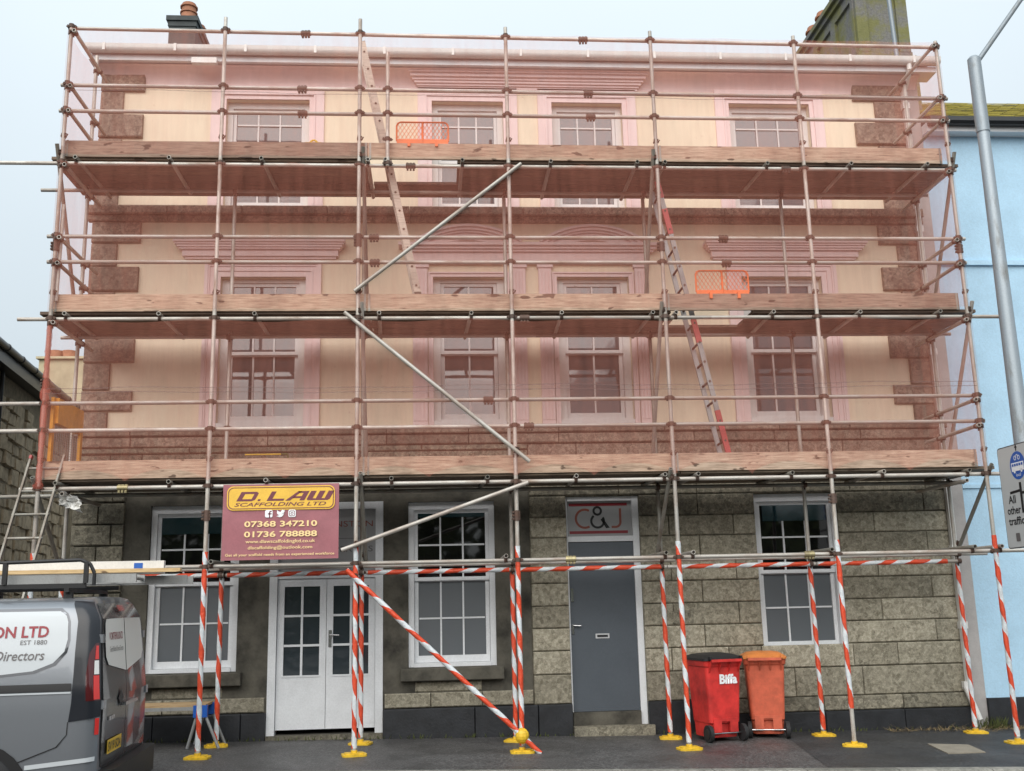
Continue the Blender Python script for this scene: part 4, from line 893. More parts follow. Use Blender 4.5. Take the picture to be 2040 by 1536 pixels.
for k in range(1, 18): z = zb + .08 + k * .03; a, b = q0.lerp(q1, .07), q0.lerp(q1, .93); mb.tube((a.x, a.y, z), (b.x, b.y, z), .003, 4)
mb.build('gate_mesh', M['alu'], g)
# ------------------------------------------------------------------ BANNER
b0, b1, b2 = at(440, 1117, 0), at(674, 1112, 0), at(448, 966, 0); up = (b2 - b0); ht = up.length; rt = (b1 - b0); wd = rt.length; up.normalize(); rt.normalize(); up = (up - rt * up.dot(rt)).normalized(); nn = rt.cross(up)
BN = empty('banner', b0, 'maroon scaffolding firm banner with yellow logo hung over the door', 'banner')
bo = b0 - nn * (-.0) ; bo = Vector((b0.x, -.002, b0.z))
mb = MB(); nx, nz = 24, 14; vs = []
for j in range(nz + 1):
    for i in range(nx + 1):
        u, v = i / nx, j / nz; vs.append(bo + rt * wd * u + up * ht * v - nn * (.006 + .004 * math.sin(u * 9 + v * 5) * math.sin(v * 7)))
n0 = len(vs); vs += [p - nn * .004 for p in vs]
mb.add(vs, [(j * (nx + 1) + i, j * (nx + 1) + i + 1, (j + 1) * (nx + 1) + i + 1, (j + 1) * (nx + 1) + i) for j in range(nz) for i in range(nx)], True); mb.add(vs[n0:], [((j + 1) * (nx + 1) + i, (j + 1) * (nx + 1) + i + 1, j * (nx + 1) + i + 1, j * (nx + 1) + i) for j in range(nz) for i in range(nx)])
mb.build('sheet', M['maroon'], BN, fix=False)
def bu(u, v): return bo + rt * wd * u + up * ht * v
fl = lambda nm, polys, mt, lift: flat(nm, polys, M[mt], BN, bo, rt, up, lift)
fl('logo_panel', [rrect(.035 * wd, .965 * wd, .655 * ht, .975 * ht, .07)], 'gold', .004)
outer, inner = rrect(.045 * wd, .955 * wd, .67 * ht, .96 * ht, .06), rrect(.052 * wd, .948 * wd, .68 * ht, .95 * ht, .055)
fl('logo_outline', [[outer[i], outer[(i + 1) % len(outer)], inner[(i + 1) % len(inner)], inner[i]] for i in range(len(outer))], 'maroon_ink', .006)
def blk(polys, x, w_):     # block letters: unit box, sheared
    x0, y0, hh = x * wd, .775 * ht, .125 * ht
    return [[(x0 + (a * w_ + .16 * w_ * 0 + b * .045) * wd if True else 0, y0 + b * hh) for a, b in p] for p in polys]
Dp = [[(0, 0), (.26, 0), (.26, 1), (0, 1)], [(.26, 0), (.85, 0), (.78, .22), (.26, .22)], [(.26, .78), (.78, .78), (.85, 1), (.26, 1)], [(.85, 0), (1, .15), (1, .85), (.85, 1), (.78, .78), (.78, .22)]]
Lp = [[(0, 0), (.28, 0), (.28, 1), (0, 1)], [(.28, 0), (1, 0), (1, .22), (.28, .22)]]
Ap = [[(0, 0), (.25, 0), (.62, 1), (.42, 1)], [(.42, 1), (.62, 1), (.62, .8), (.55, .78)], [(.62, 1), (1, 1), (1, .8), (.62, .8)], [(.74, 0), (1, 0), (1, .8), (.74, .8)], [(.30, .25), (.74, .25), (.74, .45), (.38, .45)]]
Wp = [[(0, .12), (.08, 0), (.24, 0), (.24, 1), (0, 1)], [(.38, 0), (.62, 0), (.62, 1), (.38, 1)], [(.76, 0), (.92, 0), (1, .12), (1, 1), (.76, 1)], [(.24, 0), (.38, 0), (.38, .2), (.24, .2)], [(.62, 0), (.76, 0), (.76, .2), (.62, .2)]]
for pl, x, w_ in ((Dp, .115, .155), ([[(0, 0), (1, 0), (1, .2), (0, .2)]], .295, .022), (Lp, .375, .145), (Ap, .535, .165), (Wp, .715, .20)): fl('logo_letter', blk(pl, x, w_), 'maroon_ink', .006)
tx = lambda body, mt, u0, u1, v0, v1, bold=0., sh=0., sp=1.: fit_text('lettering', body, M[mt], BN, bu(u0, v0), rt, up, (u1 - u0) * wd, (v1 - v0) * ht, .006, bold, sh, sp)
tx('SCAFFOLDING LTD', 'maroon_ink', .10, .89, .705, .755, .012, .3); tx('07368 347210', 'gold_ink', .19, .815, .43, .51, .025); tx('01736 788888', 'gold_ink', .19, .815, .295, .375, .025)
tx('www.dlawscaffoldingltd.co.uk', 'gold_ink', .205, .80, .205, .262, .01); tx('dlscaffolding@outlook.com', 'gold_ink', .225, .775, .125, .182, .01); tx('Get all your scaffold needs from an experienced workforce', 'gold_ink', .035, .965, .04, .085, .012)
ic = lambda x: [rrect(x * wd, x * wd + .085, .555 * ht, .555 * ht + .085, .018)]
fl('icon', ic(.365), 'white_ink', .005); fl('icon', ic(.565), 'white_ink', .005)
fx = .365 * wd; fy = .555 * ht
fl('icon_mark', [[(fx + .045, fy), (fx + .058, fy), (fx + .058, fy + .06), (fx + .045, fy + .06)], [(fx + .032, fy + .035), (fx + .075, fy + .035), (fx + .075, fy + .047), (fx + .032, fy + .047)], [(fx + .045, fy + .06), (fx + .058, fy + .06), (fx + .075, fy + .064), (fx + .075, fy + .074), (fx + .055, fy + .074)]], 'maroon_ink', .007)
gx = .565 * wd + .0425; gy = fy + .0425
oo, ii = rrect(gx - .031, gx + .031, gy - .031, gy + .031, .012), rrect(gx - .025, gx + .025, gy - .025, gy + .025, .009)
fl('icon_mark', [[oo[i], oo[(i + 1) % len(oo)], ii[(i + 1) % len(ii)], ii[i]] for i in range(len(oo))] + ringpoly(gx, gy, .009, .015), 'maroon_ink', .007)
hx = .462 * wd
fl('icon', [[(hx + a * .1, fy + b * .09) for a, b in p] for p in ([(0, .12), (.18, .10), (.34, 0), (.62, .06), (.80, .28), (.88, .60), (.74, .52), (.40, .30)], [(.06, .92), (.10, .62), (.05, .62), (.12, .42), (.30, .28), (.55, .38), (.50, .66), (.28, .74)], [(.50, .66), (.55, .38), (.84, .5), (.88, .66), (1.0, .80), (.88, .80), (.96, .94), (.82, .88), (.70, .95), (.56, .86)])], 'white_ink', .005)

# ------------------------------------------------------------------ BINS
def wheelie(label, loc, rz, body, lid, logo):
    W_, D_, Ht = .47, .52, .98; rt_ = empty('wheelie_bin', (0, 0, 0), label, 'bin'); mb = MB()      # +y is the lid side, -y the wheel and handle side
    rings = []
    for z, w_, y0, y1 in ((.045, .355, -.16, .22), (.05, .37, -.165, .235), (.20, .385, -.175, .245), (.22, .40, -.215, .25), (.86, W_, -.25, .285), (.875, W_ + .03, -.26, .30), (.93, W_ + .05, -.27, .31), (.935, W_ + .055, -.275, .315)):
        rings.append([(x, y, z) for x, y in rrect(-w_ / 2, w_ / 2, y0, y1, .045, 4)])
    n = len(rings[0]); vs = [p for r_ in rings for p in r_]
    mb.add(vs, [(k * n + i, k * n + (i + 1) % n, (k + 1) * n + (i + 1) % n, (k + 1) * n + i) for k in range(len(rings) - 1) for i in range(n)] + [tuple(reversed(range(n)))], False)
    bd = mb.build('body', M[body], rt_, fix=False)
    mb = MB()                      # moulded handle bar with ribs
    mb.box(-.20, .20, -.345, -.315, .925, .955)
    for x in (-.20, -.07, .055, .185): mb.add([(x, -.27, .93), (x + .015, -.27, .93), (x + .015, -.335, .935), (x, -.335, .935), (x, -.25, .80), (x + .015, -.25, .80)], [(0, 1, 2, 3), (4, 3, 2, 5), (0, 3, 4), (1, 5, 2)])
    mb.build('handle', M[body], rt_)
    mb = MB(); mb.box(-.16, -.055, -.228, -.17, .11, .24); mb.box(.055, .16, -.228, -.17, .11, .24); mb.box(-.16, .16, -.226, -.17, .235, .27); mb.build('axle_bracket', M[body], rt_)
    lm = MB(); rr_ = []
    for z, s, y0, y1 in ((.938, .27, -.285, .33), (.965, .27, -.285, .33), (.985, .235, -.24, .29), (1.005, .20, -.17, .22), (1.02, .12, -.08, .12)):
        rr_.append([(x, y, z) for x, y in rrect(-s, s, y0, y1, .05, 4)])
    n = len(rr_[0]); lm.add([p for r_ in rr_ for p in r_], [(k * n + i, k * n + (i + 1) % n, (k + 1) * n + (i + 1) % n, (k + 1) * n + i) for k in range(len(rr_) - 1) for i in range(n)] + [tuple(range((len(rr_) - 1) * n, len(rr_) * n)), tuple(reversed(range(n)))])
    for x in (-.215, .195): lm.box(x, x + .025, -.33, -.28, .955, .99)
    lm.build('lid', M[lid], rt_, fix=False)
    for x in (-.225, .225):
        mb = MB(); s = 1 if x > 0 else -1; mb.tube((x - .022 * s, -.215, .10), (x + .022 * s, -.215, .10), .10, 20); wh = mb.build('wheel', M['rubber'], rt_); mb = MB(); mb.tube((x + .022 * s, -.215, .10), (x + .028 * s, -.215, .10), .06, 14); mb.build('hub', M['lid_black'], wh)
    mb = MB(); mb.tube((-.2, -.215, .10), (.2, -.215, .10), .009, 8); mb.build('axle', M['chrome'], rt_)
    if logo: fit_text('lettering', 'Biffa', M['white_ink'], rt_, (-.065, -.2395, .665), (1, 0, 0), (0, -.055, 1), .235, .115, .012, .045)
    local_place(None, rt_, Vector((loc[0], loc[1], gz(loc[0]))), rz); return rt_
wheelie('bright red wheelie bin with black lid and white lettering', (3.36, .80), R(13), 'bin_red', 'lid_black', True); wheelie('faded orange-red wheelie bin with orange lid', (4.06, 1.05), R(-14), 'bin_orange', 'lid_orange', False)

# ------------------------------------------------------------------ VAN
VZ = -.19
V = empty('van', (0, 0, 0), 'silver grey panel van with dark rear doors and ladders on its roof', 'van')
# local frame: rear face at x = 0, forward is -x, near side (towards the street) y = -.97, far side y = +.97
def half(z):         # half width of the body at height z
    pts = [(.22, .93), (.40, .965), (.75, .978), (1.15, .970), (1.45, .93), (1.66, .885), (1.77, .85), (1.85, .79), (1.895, .68), (1.91, .42)]
    if z <= pts[0][0]: return pts[0][1]
    for (a, p), (b, q) in zip(pts, pts[1:]):
        if z <= b: return p + (q - p) * (z - a) / (b - a)
    return pts[-1][1]
def xr(z): return -.03 - max(0, z - 1.05) * .10 - max(0, z - 1.72) * .45          # rear face leans forward towards the roof
zs = [.22, .30, .40, .55, .75, .95, 1.15, 1.30, 1.45, 1.58, 1.66, 1.72, 1.77, 1.81, 1.85, 1.875, 1.895, 1.91]
def topz(x): return 1.91 if x > -3.5 else (1.91 - (x + 3.5) / -.95 * .73 if x > -4.45 else 1.18 - (x + 4.45) / -.55 * .35)
def van_skin(x_at, name, mat, z_lo, z_hi, side=(-1, 1), off=0., roof=False, xs=None):
    pass
mb = MB(); stations = [0, .03, .10, .25, .6, 1.2, 2.0, 2.8, 3.4, 3.8, 4.2, 4.45, 4.7, 4.9, 5.0]; ringsz = []
for si, s in enumerate(stations):
    ring = []
    for z in zs:
        zz = z if z <= 1.0 else 1.0 + (z - 1.0) * (topz(-s) - 1.0) / .91
        hw = half(z) * (1 - (.07 * (1 - s / .10) ** 2 if s < .10 else 0)) * (1 if s < 4.2 else 1 - (s - 4.2) * .16)
        ring.append((xr(z) - s if s < 3 else -s, hw, zz))
    ringsz.append(ring)
vs = []
for ring in ringsz: vs += [(x, -y, z) for x, y, z in ring] + [(x, y, z) for x, y, z in reversed(ring)]
n = 2 * len(zs)
fs = [(k * n + i, (k + 1) * n + i, (k + 1) * n + i + 1, k * n + i + 1) for k in range(len(stations) - 1) for i in range(n - 1)] + [tuple(range(n)), tuple(reversed(range((len(stations) - 1) * n, len(stations) * n)))]
mb.add(vs, fs, True); mb.build('body', M['van_silver'], V, fix=True)
def vskin(name, poly, mat, off=.004, sd=-1, par=None, sub=6):
    """a panel laid on the van's side: poly in (distance from rear, z)"""
    bm = bmesh.new(); vv = [bm.verts.new((a, 0, b)) for a, b in poly]; bm.faces.new(vv); 
    for k in range(int(min(b for a, b in poly) * 20) + 1, int(max(b for a, b in poly) * 20) + 1):
        bmesh.ops.bisect_plane(bm, geom=bm.verts[:] + bm.edges[:] + bm.faces[:], plane_co=(0, 0, k / 20), plane_no=(0, 0, 1))
    for q in (.03, .055, .08, .10, .15, .25, .6):
        if min(a for a, b in poly) < q < max(a for a, b in poly): bmesh.ops.bisect_plane(bm, geom=bm.verts[:] + bm.edges[:] + bm.faces[:], plane_co=(q, 0, 0), plane_no=(1, 0, 0))
    for v in bm.verts:
        s, z = v.co.x, v.co.z; hw = half(z) * (1 - (.07 * (1 - s / .10) ** 2 if s < .10 else 0)); v.co = Vector((xr(z) - s, sd * (hw + off), z))
    me = bpy.data.meshes.new(name); bm.to_mesh(me); bm.free()
    for p_ in me.polygons: p_.use_smooth = True
    return link(name, me, M[mat], par or V)
for sd in (-1, 1):
    vskin('rear_pillar', [(.0, .93), (.0, 1.865), (.15, 1.875), (.165, 1.70), (.20, 1.25), (.235, .90)], 'van_black', .008, sd)
    vskin('side_panel', rrect(.42, 2.1, 1.29, 1.80, .10) if False else [(.28, 1.79), (.245, 1.75), (.245, 1.56), (.27, 1.46), (.36, 1.37), (.52, 1.31), (.80, 1.285), (2.3, 1.27), (2.3, 1.80)], 'van_panel', .005, sd)
    vskin('panel_groove', [(.26, 1.815), (.225, 1.77), (.225, 1.55), (.25, 1.45), (.34, 1.35), (.51, 1.29), (.80, 1.265), (2.32, 1.25), (2.32, 1.82)], 'van_groove', .003, sd); vskin('waist_rail', [(.215, 1.145), (.215, 1.205), (3.2, 1.205), (3.2, 1.145)], 'van_trim', .008, sd); vskin('waist_highlight', [(.22, 1.125), (.22, 1.138), (3.2, 1.138), (3.2, 1.125)], 'van_panel', .009, sd)
    vskin('rubbing_strip', [(.02, .585), (.02, .62), (.55, .575), (.55, .54)], 'van_panel', .010, sd)
    vskin('panel_gap', [(.235, .90), (.242, .90), (.245, .80), (.32, .71), (.62, .60), (.62, .59), (.31, .705), (.237, .80)], 'van_trim', .006, sd)
    tlg = vskin('tail_light', [(.005, 1.06), (.005, 1.52), (.025, 1.52), (.07, 1.44), (.10, 1.27), (.105, 1.06)], 'lens_dark', .012, sd)
    vskin('tail_lens', [(.006, 1.07), (.006, 1.26), (.042, 1.26), (.045, 1.07)], 'lens_red', .016, sd, tlg); vskin('indicator', [(.006, 1.27), (.006, 1.38), (.034, 1.38), (.038, 1.27)], 'lens_clear', .016, sd, tlg); vskin('tail_lens', [(.006, 1.39), (.006, 1.50), (.022, 1.50), (.03, 1.39)], 'lens_red', .016, sd, tlg)
    vskin('reflector', [(.004, .79), (.004, .92), (.03, .92), (.03, .79)], 'lens_red', .012, sd)
    arch = [(.93 + .42 * math.cos(R(a)), .34 + .42 * math.sin(R(a))) for a in range(0, 181, 15)]; vskin('wheel_arch', arch, 'van_trim', .007, sd)
    vskin('door_window', [(3.45, 1.25), (3.42, 1.70), (3.60, 1.72), (4.2, 1.30), (4.2, 1.22)], 'glass_black', .006, sd)
def wheel(x, sd):
    mb = MB(); y = sd * .90; pr = [(.20, .10), (.325, .11), (.345, .06), (.345, -.06), (.325, -.11), (.20, -.10)]; n = 28; vs = [(x + r_ * math.cos(2 * math.pi * i / n), y + t * sd, .345 + r_ * math.sin(2 * math.pi * i / n)) for i in range(n) for r_, t in pr]; k = len(pr)
    mb.add(vs, [(i * k + j, ((i + 1) % n) * k + j, ((i + 1) % n) * k + (j + 1) % k, i * k + (j + 1) % k) for i in range(n) for j in range(k)], True); wh = mb.build('wheel', M['rubber'], V)
    mb = MB(); mb.tube((x, y, .345), (x, y + sd * .085, .345), .205, 24)
    for q in range(8): a = q * math.pi / 4; mb.tube((x + .07 * math.cos(a), y + sd * .085, .345 + .07 * math.sin(a)), (x + .18 * math.cos(a), y + sd * .095, .345 + .18 * math.sin(a)), .022, 6)
    mb.tube((x, y, .345), (x, y + sd * .11, .345), .06, 14); mb.build('rim', M['alu'], wh)
for x in (-.96, -4.07):
    for sd in (-1, 1): wheel(x, sd)
# rear doors
def rear(name, polys, mat, off=.006, par=None):
    mb = MB()
    for p in polys: mb.add([(xr(z) + off, y, z) for y, z in p], [tuple(range(len(p)))])
    return mb.build(name, M[mat], par or V, fix=False)
RD = []
for sd in (-1, 1):
    f = lambda y: y if sd > 0 else -y
    def pl(p): q = [(f(y), z) for y, z in p]; return q if sd > 0 else list(reversed(q))
    rows_ = [.52, .75, .95, 1.05, 1.15, 1.35, 1.55, 1.72, 1.77, 1.81, 1.85]
    d_ = rear('rear_door', [pl([(.006, a), (half(a) * .93 - .045, a), (half(b) * .93 - .045, b), (.006, b)]) for a, b in zip(rows_, rows_[1:])], 'van_door', .008); RD.append(d_)
    for a, b in ((1.20, 1.68),):
        rr = [pl([(.012, 1.25), (.66, 1.33), (.74, 1.40), (.74, 1.50), (.012, 1.50)]), pl([(.012, 1.50), (.74, 1.50), (.71, 1.68), (.67, 1.715), (.012, 1.72)])]
        rear('rear_window', rr, 'van_sheet', .016, d_)
    for z in (1.52, .985): 
        mb = MB(); yy = f(half(z) * .93); mb.box(xr(z) - .03, xr(z) + .02, min(yy, yy - f(.09)), max(yy, yy - f(.09)), z, z + .07); mb.build('hinge', M['van_silver'], d_)
rear('door_step_panel', [[(-.78, .50), (.78, .50), (.80, .52), (-.80, .52)]], 'van_trim', .010)
mb = MB(); mb.prism(rrect(-.14, .09, -.90, .90, .07), .26, .50, 'z'); mb.build('bumper', M['van_trim'], V)
mb = MB(); mb.box(xr(1.0) + .01, xr(1.0) + .05, -.20, .30, .955, .985); mb.build('door_trim', M['chrome'], V)
pl_ = rear('number_plate', [[(-.70, .60), (-.18, .60), (-.18, .715), (-.70, .715)]], 'plate', .020); fit_text('plate_lettering', 'SV19 SOA', M['ink'], pl_, (xr(.7) + .022, -.67, .618), (0, 1, 0), (0, 0, 1), .46, .078, .002, .01)
rear('brake_light', [[(-.13, 1.785), (.13, 1.785), (.12, 1.835), (-.12, 1.835)]], 'lens_red', .03)
for cy in (-.26,): rear('emblem', [[(cy + .10 * a, 1.03 + .085 * b) for a, b in ((0, -1), (.45, -.45), (1, 0), (.45, .45), (0, 1), (-.45, .45), (-1, 0), (-.45, -.45))]], 'van_trim', .018)
rear('model_badge', [[(-.66 + k * .07, .87), (-.615 + k * .07, .87), (-.615 + k * .07, .905), (-.66 + k * .07, .905)] for k in range(3)], 'chrome', .018)
fit_text('lettering', 'W C MATTHEWS & SON LTD', M['red_ink'], RD[0], (xr(1.55) + .016, -.60, 1.535), (0, 1, 0), (-.1, 0, 1), .50, .065, .004, .012); fit_text('lettering', 'General Builders & Funeral Directors', M['grey_ink'], RD[0], (xr(1.44) + .016, -.60, 1.435), (0, 1, 0), (-.1, 0, 1), .50, .045, .004)
def side_text(body, mt, s0, s1, z0, z1, **k):
    h0, h1 = half(z0), half(z1); upv = Vector((0, (h0 - h1), z1 - z0)); return fit_text('lettering', body, M[mt], V, (xr(z0) - s1, -(h0 + .006), z0), (1, 0, 0), upv, s1 - s0, upv.length, .004, **k)
side_text('W C MATTHEWS & SON LTD', 'red_ink', .40, 1.98, 1.578, 1.672, bold=.025); side_text('EST 1880', 'grey_ink', .41, .62, 1.522, 1.558); side_text('General Builders & Funeral Directors', 'grey_ink', .43, 1.95, 1.397, 1.475, bold=.008, shear=.2)
# roof bars
mb = MB(); zr = 1.94
for y in (-.62, .62): mb.box(-2.9, -.28, y - .02, y + .02, zr + .045, zr + .085)
for x in (-.42, -1.4, -2.5):
    mb.box(x - .02, x + .02, -.70, .70, zr + .01, zr + .044)
    for y in (-.62, .62): mb.box(x - .035, x + .035, y - .03, y + .03, 1.83, zr + .01)
mb.build('roof_rack', M['van_trim'], V)
mb = MB()
for x in (-.95, -.28):
    mb.box(x - .018, x + .018, -.66, -.62, zr + .086, zr + .27)
mb.path([(-.95, -.64, zr + .27), (-.33, -.64, zr + .285), (-.25, -.64, zr + .25), (-.21, -.64, zr + .17), (-.21, -.64, zr + .07)], .016); mb.path([(-2.6, -.64, zr + .30), (-.95, -.64, zr + .27)], .012)
mb.build('rack_stanchion', M['van_trim'], V)
nr = at(197, 1400, -3.72); fr = at(300, 1400, -1.80)
van_rot = R(4.0); VX = -2.83; VY = -2.0
local_place(None, V, Vector((VX, VY, gz(VX) + VZ)), van_rot)
vm = Matrix.Translation((VX, VY, gz(VX) + VZ)) @ Matrix.Rotation(van_rot, 4, 'Z')
def onvan(x, y, z): return vm @ Vector((x, y, z))
def carried(name, label, cat, boxes, mat):
    r0 = empty(name, onvan(*boxes[0][0]), label, cat)
    return r0
def vladder(label, y0, y1, x0, x1, z, matn, tilt=0.):
    L_ = empty('roof_ladder', onvan(x0, y0, z), label, 'ladder')
    for y in (y0, y1):
        mb = MB(); mb.add([onvan(x, y + s, zz + (x - x1) * tilt) for x in (x0, x1) for s, zz in ((-.015, z), (.015, z), (.015, z + .075), (-.015, z + .075))], [(3, 2, 1, 0), (4, 5, 6, 7)] + [(i, (i + 1) % 4, (i + 1) % 4 + 4, i + 4) for i in range(4)]); mb.build('stile', M[matn], L_)
    x = x0 + .1
    while x < x1: mb = MB(); mb.tube(onvan(x, y0, z + .037 + (x - x1) * tilt), onvan(x, y1, z + .037 + (x - x1) * tilt), .015, 8); mb.build('rung', M['alu'], L_); x += .25
    return L_
vladder('pale ladder laid flat on the near side of the van roof rack', -.52, -.16, -3.0, .12, zr + .088, 'alu'); vladder('longer pale ladder on the far side of the van roof rack', .14, .50, -3.1, .45, zr + .088, 'alu')
o = MB(); o.add([onvan(x, y, z) for x in (-2.8, .42) for y, z in ((-.10, zr + .19), (.0, zr + .19), (.0, zr + .225), (-.10, zr + .225))], [(3, 2, 1, 0), (4, 5, 6, 7)] + [(i, (i + 1) % 4, (i + 1) % 4 + 4, i + 4) for i in range(4)])
tag(o.build('plank', M['timber']), 'fresh yellow timber plank lying on the van roof ladders', 'plank')
o = MB(); o.add([onvan(x, y, z) for x in (-2.2, .25) for y, z in ((.02, zr + .175), (.10, zr + .175), (.10, zr + .30), (.02, zr + .30))], [(3, 2, 1, 0), (4, 5, 6, 7)] + [(i, (i + 1) % 4, (i + 1) % 4 + 4, i + 4) for i in range(4)])
bb = tag(o.build('box_section', M['plastic_white']), 'white box section with blue sticker on the van roof', 'beam')
o = MB(); o.add([onvan(x, .018, z) for x, z in ((-.02, zr + .2), (.06, zr + .2), (.06, zr + .28), (-.02, zr + .28))], [(0, 1, 2, 3)]); o.build('sticker', M['sign_blue'], bb, fix=False)
mb = MB(); c0 = onvan(-1.32, -.66, zr + .24)
for k in range(7): a = k * .9; mb.tube(c0, c0 + Vector((.16 * math.cos(a), -.02, .16 * math.sin(a))), .016, 5, .008)
M['strap'] = simple('green_strap', (.36, .55, .30), .7); tag(mb.build('strap_knot', M['strap']), 'pale green strap knotted on the van roof rack', 'strap')

# ------------------------------------------------------------------ LAMP POST AND ROAD SIGN
LY = -1.15; b_ = at(2037, 890, LY); t_ = at(1941, 118, LY); lx = (b_.x + t_.x) / 2
LP = empty('lamp_post', (lx, LY, gz(lx)), 'tall grey steel street lamp column with a thin raised arm', 'street lamp')
mb = MB(); mb.tube((lx, LY, gz(lx)), (lx, LY, 1.3), .115, 18); mb.tube((lx, LY, 1.3), (lx, LY, 1.4), .115, 18, .10); mb.tube((lx, LY, 1.4), (lx, LY, t_.z - .85), .10, 18, .068); mb.build('column', M['lamp'], LP)
mb = MB(); mb.tube((lx, LY, t_.z - .95), (lx, LY, t_.z), .078, 18, .076); mb.tube((lx, LY, t_.z), (lx, LY, t_.z + .03), .076, 18, .05); mb.build('column_head', M['lamp'], LP)
e_ = at(2075, -60, LY); mb = MB(); mb.tube((lx + .02, LY, t_.z - .06), (e_.x, LY, e_.z), .03, 10, .028); mb.build('arm', M['lamp'], LP)
mb = MB(); mb.prism(rrect(-.36, .36, -.13, .13, .1), -.06, .05, 'z')
lh = mb.build('lantern', M['lamp'], LP); lh.matrix_basis = Matrix.Translation((e_.x + .3, LY, e_.z + .06)) 
ang = R(91); sr = Vector((math.cos(ang), -math.sin(ang), 0)); su = Vector((0, 0, 1)); SY = LY + .30
s0 = at(1984, 895, SY); s1 = at(2011, 1094, SY); sx0 = Vector(((s0.x + s1.x) / 2, SY, 0)); zt, zb = s0.z, s1.z; sn = sr.cross(su)
RS = empty('road_sign', (sx0 + sr * .3 + su * zb), 'white bus and cycle lane sign reading all other traffic, on the lamp column', 'road sign'); WS = .80; so_ = sx0 + su * zb; HS = zt - zb
mb = MB(); rp = rrect(0, WS, 0, HS, .04); mb.add([so_ + sr * a + su * b for a, b in rp] + [so_ + sr * a + su * b - sn * .02 for a, b in rp], [tuple(range(len(rp))), tuple(reversed(range(len(rp), 2 * len(rp))))] + [(i, i + len(rp), (i + 1) % len(rp) + len(rp), (i + 1) % len(rp)) for i in range(len(rp))]); mb.build('plate', M['sign_back'], RS)
fs_ = lambda nm, polys, mt, lf: flat(nm, polys, M[mt], RS, so_, sr, su, lf)
fs_('face', [rrect(.012, WS - .012, .012, HS - .012, .035)], 'sign_face', .003)
cy = HS * .79; cx = .40; q_ = HS * .137 / .155
def sc(polys): return [[(cx + a * q_, cy + b * q_) for a, b in p] for p in polys]
fs_('roundel', [circ(cx, cy, .155 * q_, 32)], 'sign_blue', .005)
fs_('bus_symbol', sc([[(-.125, -.06), (.125, -.06), (.125, .035), (-.125, .035)], circ(-.07, -.062, .02, 10), circ(.07, -.062, .02, 10)]), 'white_ink', .007); fs_('bus_windows', sc([[(-.11 + k * .046, -.005), (-.075 + k * .046, -.005), (-.075 + k * .046, .022), (-.11 + k * .046, .022)] for k in range(5)]), 'sign_blue', .009)
fs_('cycle_symbol', sc(ringpoly(-.035, .085, .018, .026, n=12) + ringpoly(.04, .085, .018, .026, n=12) + [[(-.035, .082), (-.008, .118), (-.001, .114), (-.028, .082)], [(.04, .082), (.02, .123), (.012, .12), (.034, .082)], [(-.01, .112), (.025, .112), (.025, .119), (-.01, .119)]]), 'white_ink', .007)
fit_text('lettering', 'local', M['white_ink'], RS, so_ + sr * (cx - .045 * q_) + su * (cy - .12 * q_), sr, su, .09 * q_, .035 * q_, .007)
fs_('arrow', sc([[(-.008, .162), (.012, .162), (.012, .195), (-.008, .195)], [(-.028, .195), (.032, .195), (.002, .235)]]), 'ink', .005)
fs_('lane_symbol', [[(cx - .02, .33 * HS), (cx + .025, .33 * HS), (cx + .025, .625 * HS), (cx - .02, .625 * HS)], [(cx - .22, .525 * HS), (cx - .02, .535 * HS), (cx - .02, .56 * HS), (cx - .22, .55 * HS)], [(cx + .025, .51 * HS), (WS - .03, .51 * HS), (WS - .03, .535 * HS), (cx + .025, .535 * HS)]], 'ink', .005)
for t_, u, v, w_ in (('All', .13, .435, .15), ('other', .085, .33, .275), ('traffic', .085, .225, .32)): fit_text('lettering', t_, M['ink'], RS, so_ + sr * u + su * (v * HS), sr, su, w_, .078 * HS, .006, .018)
fs_('camera_symbol', [rrect(.20, .28, .065 * HS, .145 * HS, .01)], 'grey_ink', .007)
mb = MB(); mb.box(lx - .12, lx + .12, LY - .13, LY + .10, zt - .25, zt - .21); mb.box(lx - .12, lx + .12, LY - .13, LY + .10, zb + .15, zb + .19); mb.build('bracket', M['sign_back'], RS)

# ------------------------------------------------------------------ unseen trees added across the road to darken the ground-floor window reflections
mb = MB(); rnd = random.Random(3)
for k in range(13000):
    x = rnd.uniform(-45, 45); hh = 6.8 + 1.5 * math.sin(x * .35) + .8 * math.sin(x * 1.1 + 2); z = rnd.uniform(-.2, 1) ** 1 * hh; y = -24 - rnd.uniform(0, 3); r_ = rnd.uniform(.25, .6)
    a = rnd.uniform(0, 6.28); b = rnd.uniform(-1, 1); d1 = Vector((math.cos(a), math.sin(a) * .5, b)) * r_; d2 = Vector((-math.sin(a), .4, math.cos(a))) * r_ * .7; p = Vector((x, y, max(z, .1)))
    mb.add([p - d1, p + d2, p + d1, p - d2], [(0, 1, 2, 3)])
kind(mb.build('added_tree_belt', M['weed'], None, fix=False), 'stuff')

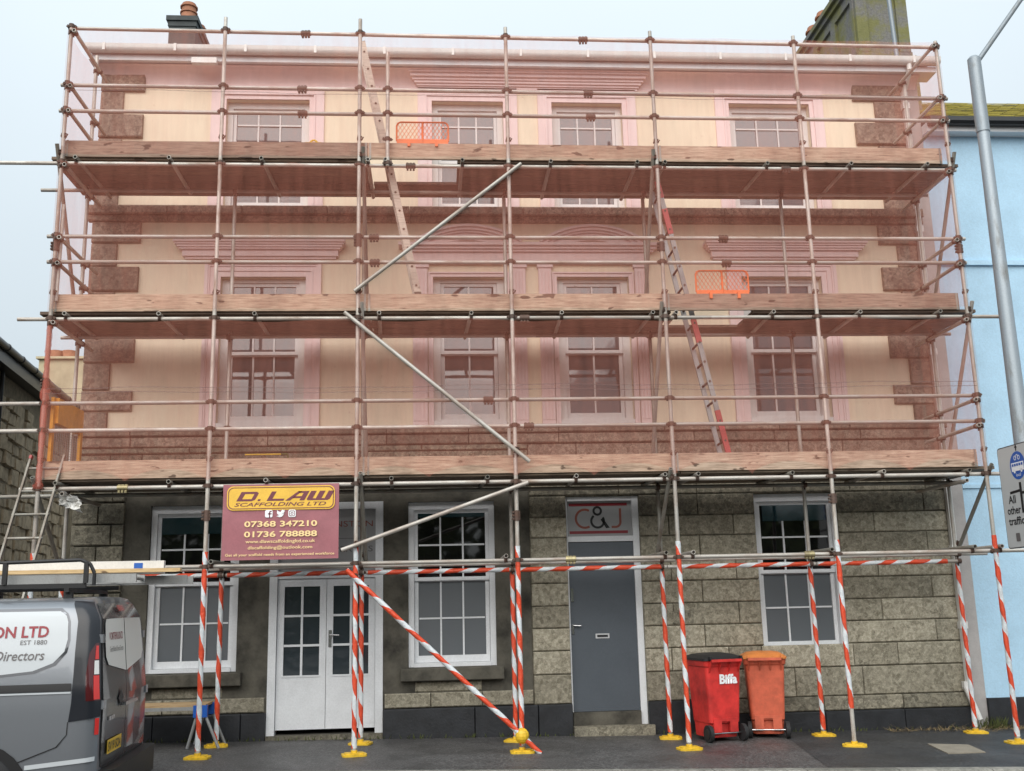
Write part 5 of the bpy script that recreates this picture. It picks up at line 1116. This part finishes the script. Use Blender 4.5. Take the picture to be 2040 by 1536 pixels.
# ------------------------------------------------------------------ SMALL THINGS
mb = MB(); rn = random.Random(5); n_ = 9; q0_ = at(118, 975, .10); vs = []          # crumpled plastic
for j in range(n_):
    for i in range(n_): vs.append(q0_ + Vector((i * .032 + rn.uniform(-.012, .012), rn.uniform(-.05, .05), -j * .020 - i * .014 + rn.uniform(-.02, .02))))
mb.add(vs, [(j * n_ + i, j * n_ + i + 1, (j + 1) * n_ + i + 1, (j + 1) * n_ + i) for j in range(n_ - 1) for i in range(n_ - 1)]); tag(mb.build('plastic_scrap', M['plastic_white'], None, fix=False), 'torn white plastic scrap caught under the left end of the lowest boards', 'scrap')
br = empty('broom', at(490, 908, .9), 'yellow and green handled brush leaning behind the lowest toe board', 'brush')
a_, b_ = at(488, 906, .95), at(560, 905, .95); mb = MB(); mb.tube(a_, b_, .010, 6); mb.build('handle', M['yellow'], br); mb = MB(); mb.tube(b_, b_ + Vector((.08, 0, .0)), .016, 6); mb.tube(b_ + Vector((.08, 0, 0)), b_ + Vector((.10, 0, -.16)), .012, 6); mb.build('head', M['weed'], br)
WB = empty('trestle', (-3.0, 1.0, gz(-3)), 'folding aluminium trestle platform with blue hinge beside the taped legs', 'trestle')
mb = MB(); mb.box(-3.75, -2.72, .75, 1.15, .56, .585); mb.build('platform', M['timber'], WB); mb = MB(); mb.box(-3.76, -2.71, .74, .77, .52, .559); mb.box(-3.76, -2.71, 1.13, 1.16, .52, .559); mb.build('platform_frame', M['alu'], WB)
for y in (.76, 1.14):
    for xa, xb in ((-2.76, -2.56), (-2.80, -2.92), (-3.72, -3.92)):
        mb = MB(); mb.tube((xa, y, .54), (xb, y, gz(xb) + .01), .018, 8); mb.build('leg', M['alu'], WB)
    MB().box(-2.86, -2.70, y - .03, y + .03, .44, .575).build('hinge', M['sign_blue'], WB)
mb = MB(); cx0 = at(625, 283, .22); 
for i in range(18):
    a0, a1 = math.pi * i / 18, math.pi * (i + 1) / 18
    mb.tube((cx0.x + .10 * math.cos(a0) , .22, 7.16 + .30 * math.sin(a0)), (cx0.x + .10 * math.cos(a1), .22, 7.16 + .30 * math.sin(a1)), .012, 6)
mb.box(cx0.x - .10, cx0.x + .10, .17, .27, 7.162, 7.41)
tag(mb.build('bundle', M['yellow']), 'small yellow bundle with a wire loop standing on the topmost boards', 'bundle')
mb = MB()
for k in range(420):          # dead weeds along the foot of the wall, right
    x = random.uniform(5.7, 7.6); y = 1.40 - abs(random.gauss(0, .16)); a = random.uniform(0, 6.28); l = random.uniform(.05, .20); up_ = random.uniform(.0, .5)
    p = Vector((x, y, gz(x) + .006)); q = p + Vector((math.cos(a) * l, math.sin(a) * l * .6, l * up_)); sd_ = Vector((-math.sin(a), math.cos(a), 0)) * .004
    mb.add([p - sd_, p + sd_, q], [(0, 1, 2)])
kind(mb.build('dead_stalks', M['straw']), 'stuff')
mb = MB()
for k in range(380):
    x = random.choice((random.gauss(7.15, .12), random.uniform(1.2, 7.0), random.uniform(-4.4, 1.0))); y = 1.41 - abs(random.gauss(0, .03)); a = random.uniform(0, 6.28); l = random.uniform(.03, .10) * (1.8 if x > 6.9 else .7)
    p = Vector((x, y, gz(x) + .004)); q = p + Vector((math.cos(a) * l * .6, -abs(math.sin(a)) * l * .4, l)); sd_ = Vector((-math.sin(a), math.cos(a), 0)) * .008
    mb.add([p - sd_, p + sd_, p.lerp(q, .6) + sd_, q], [(0, 1, 2, 3)])
kind(mb.build('wall_foot_weeds', M['weed']), 'stuff')
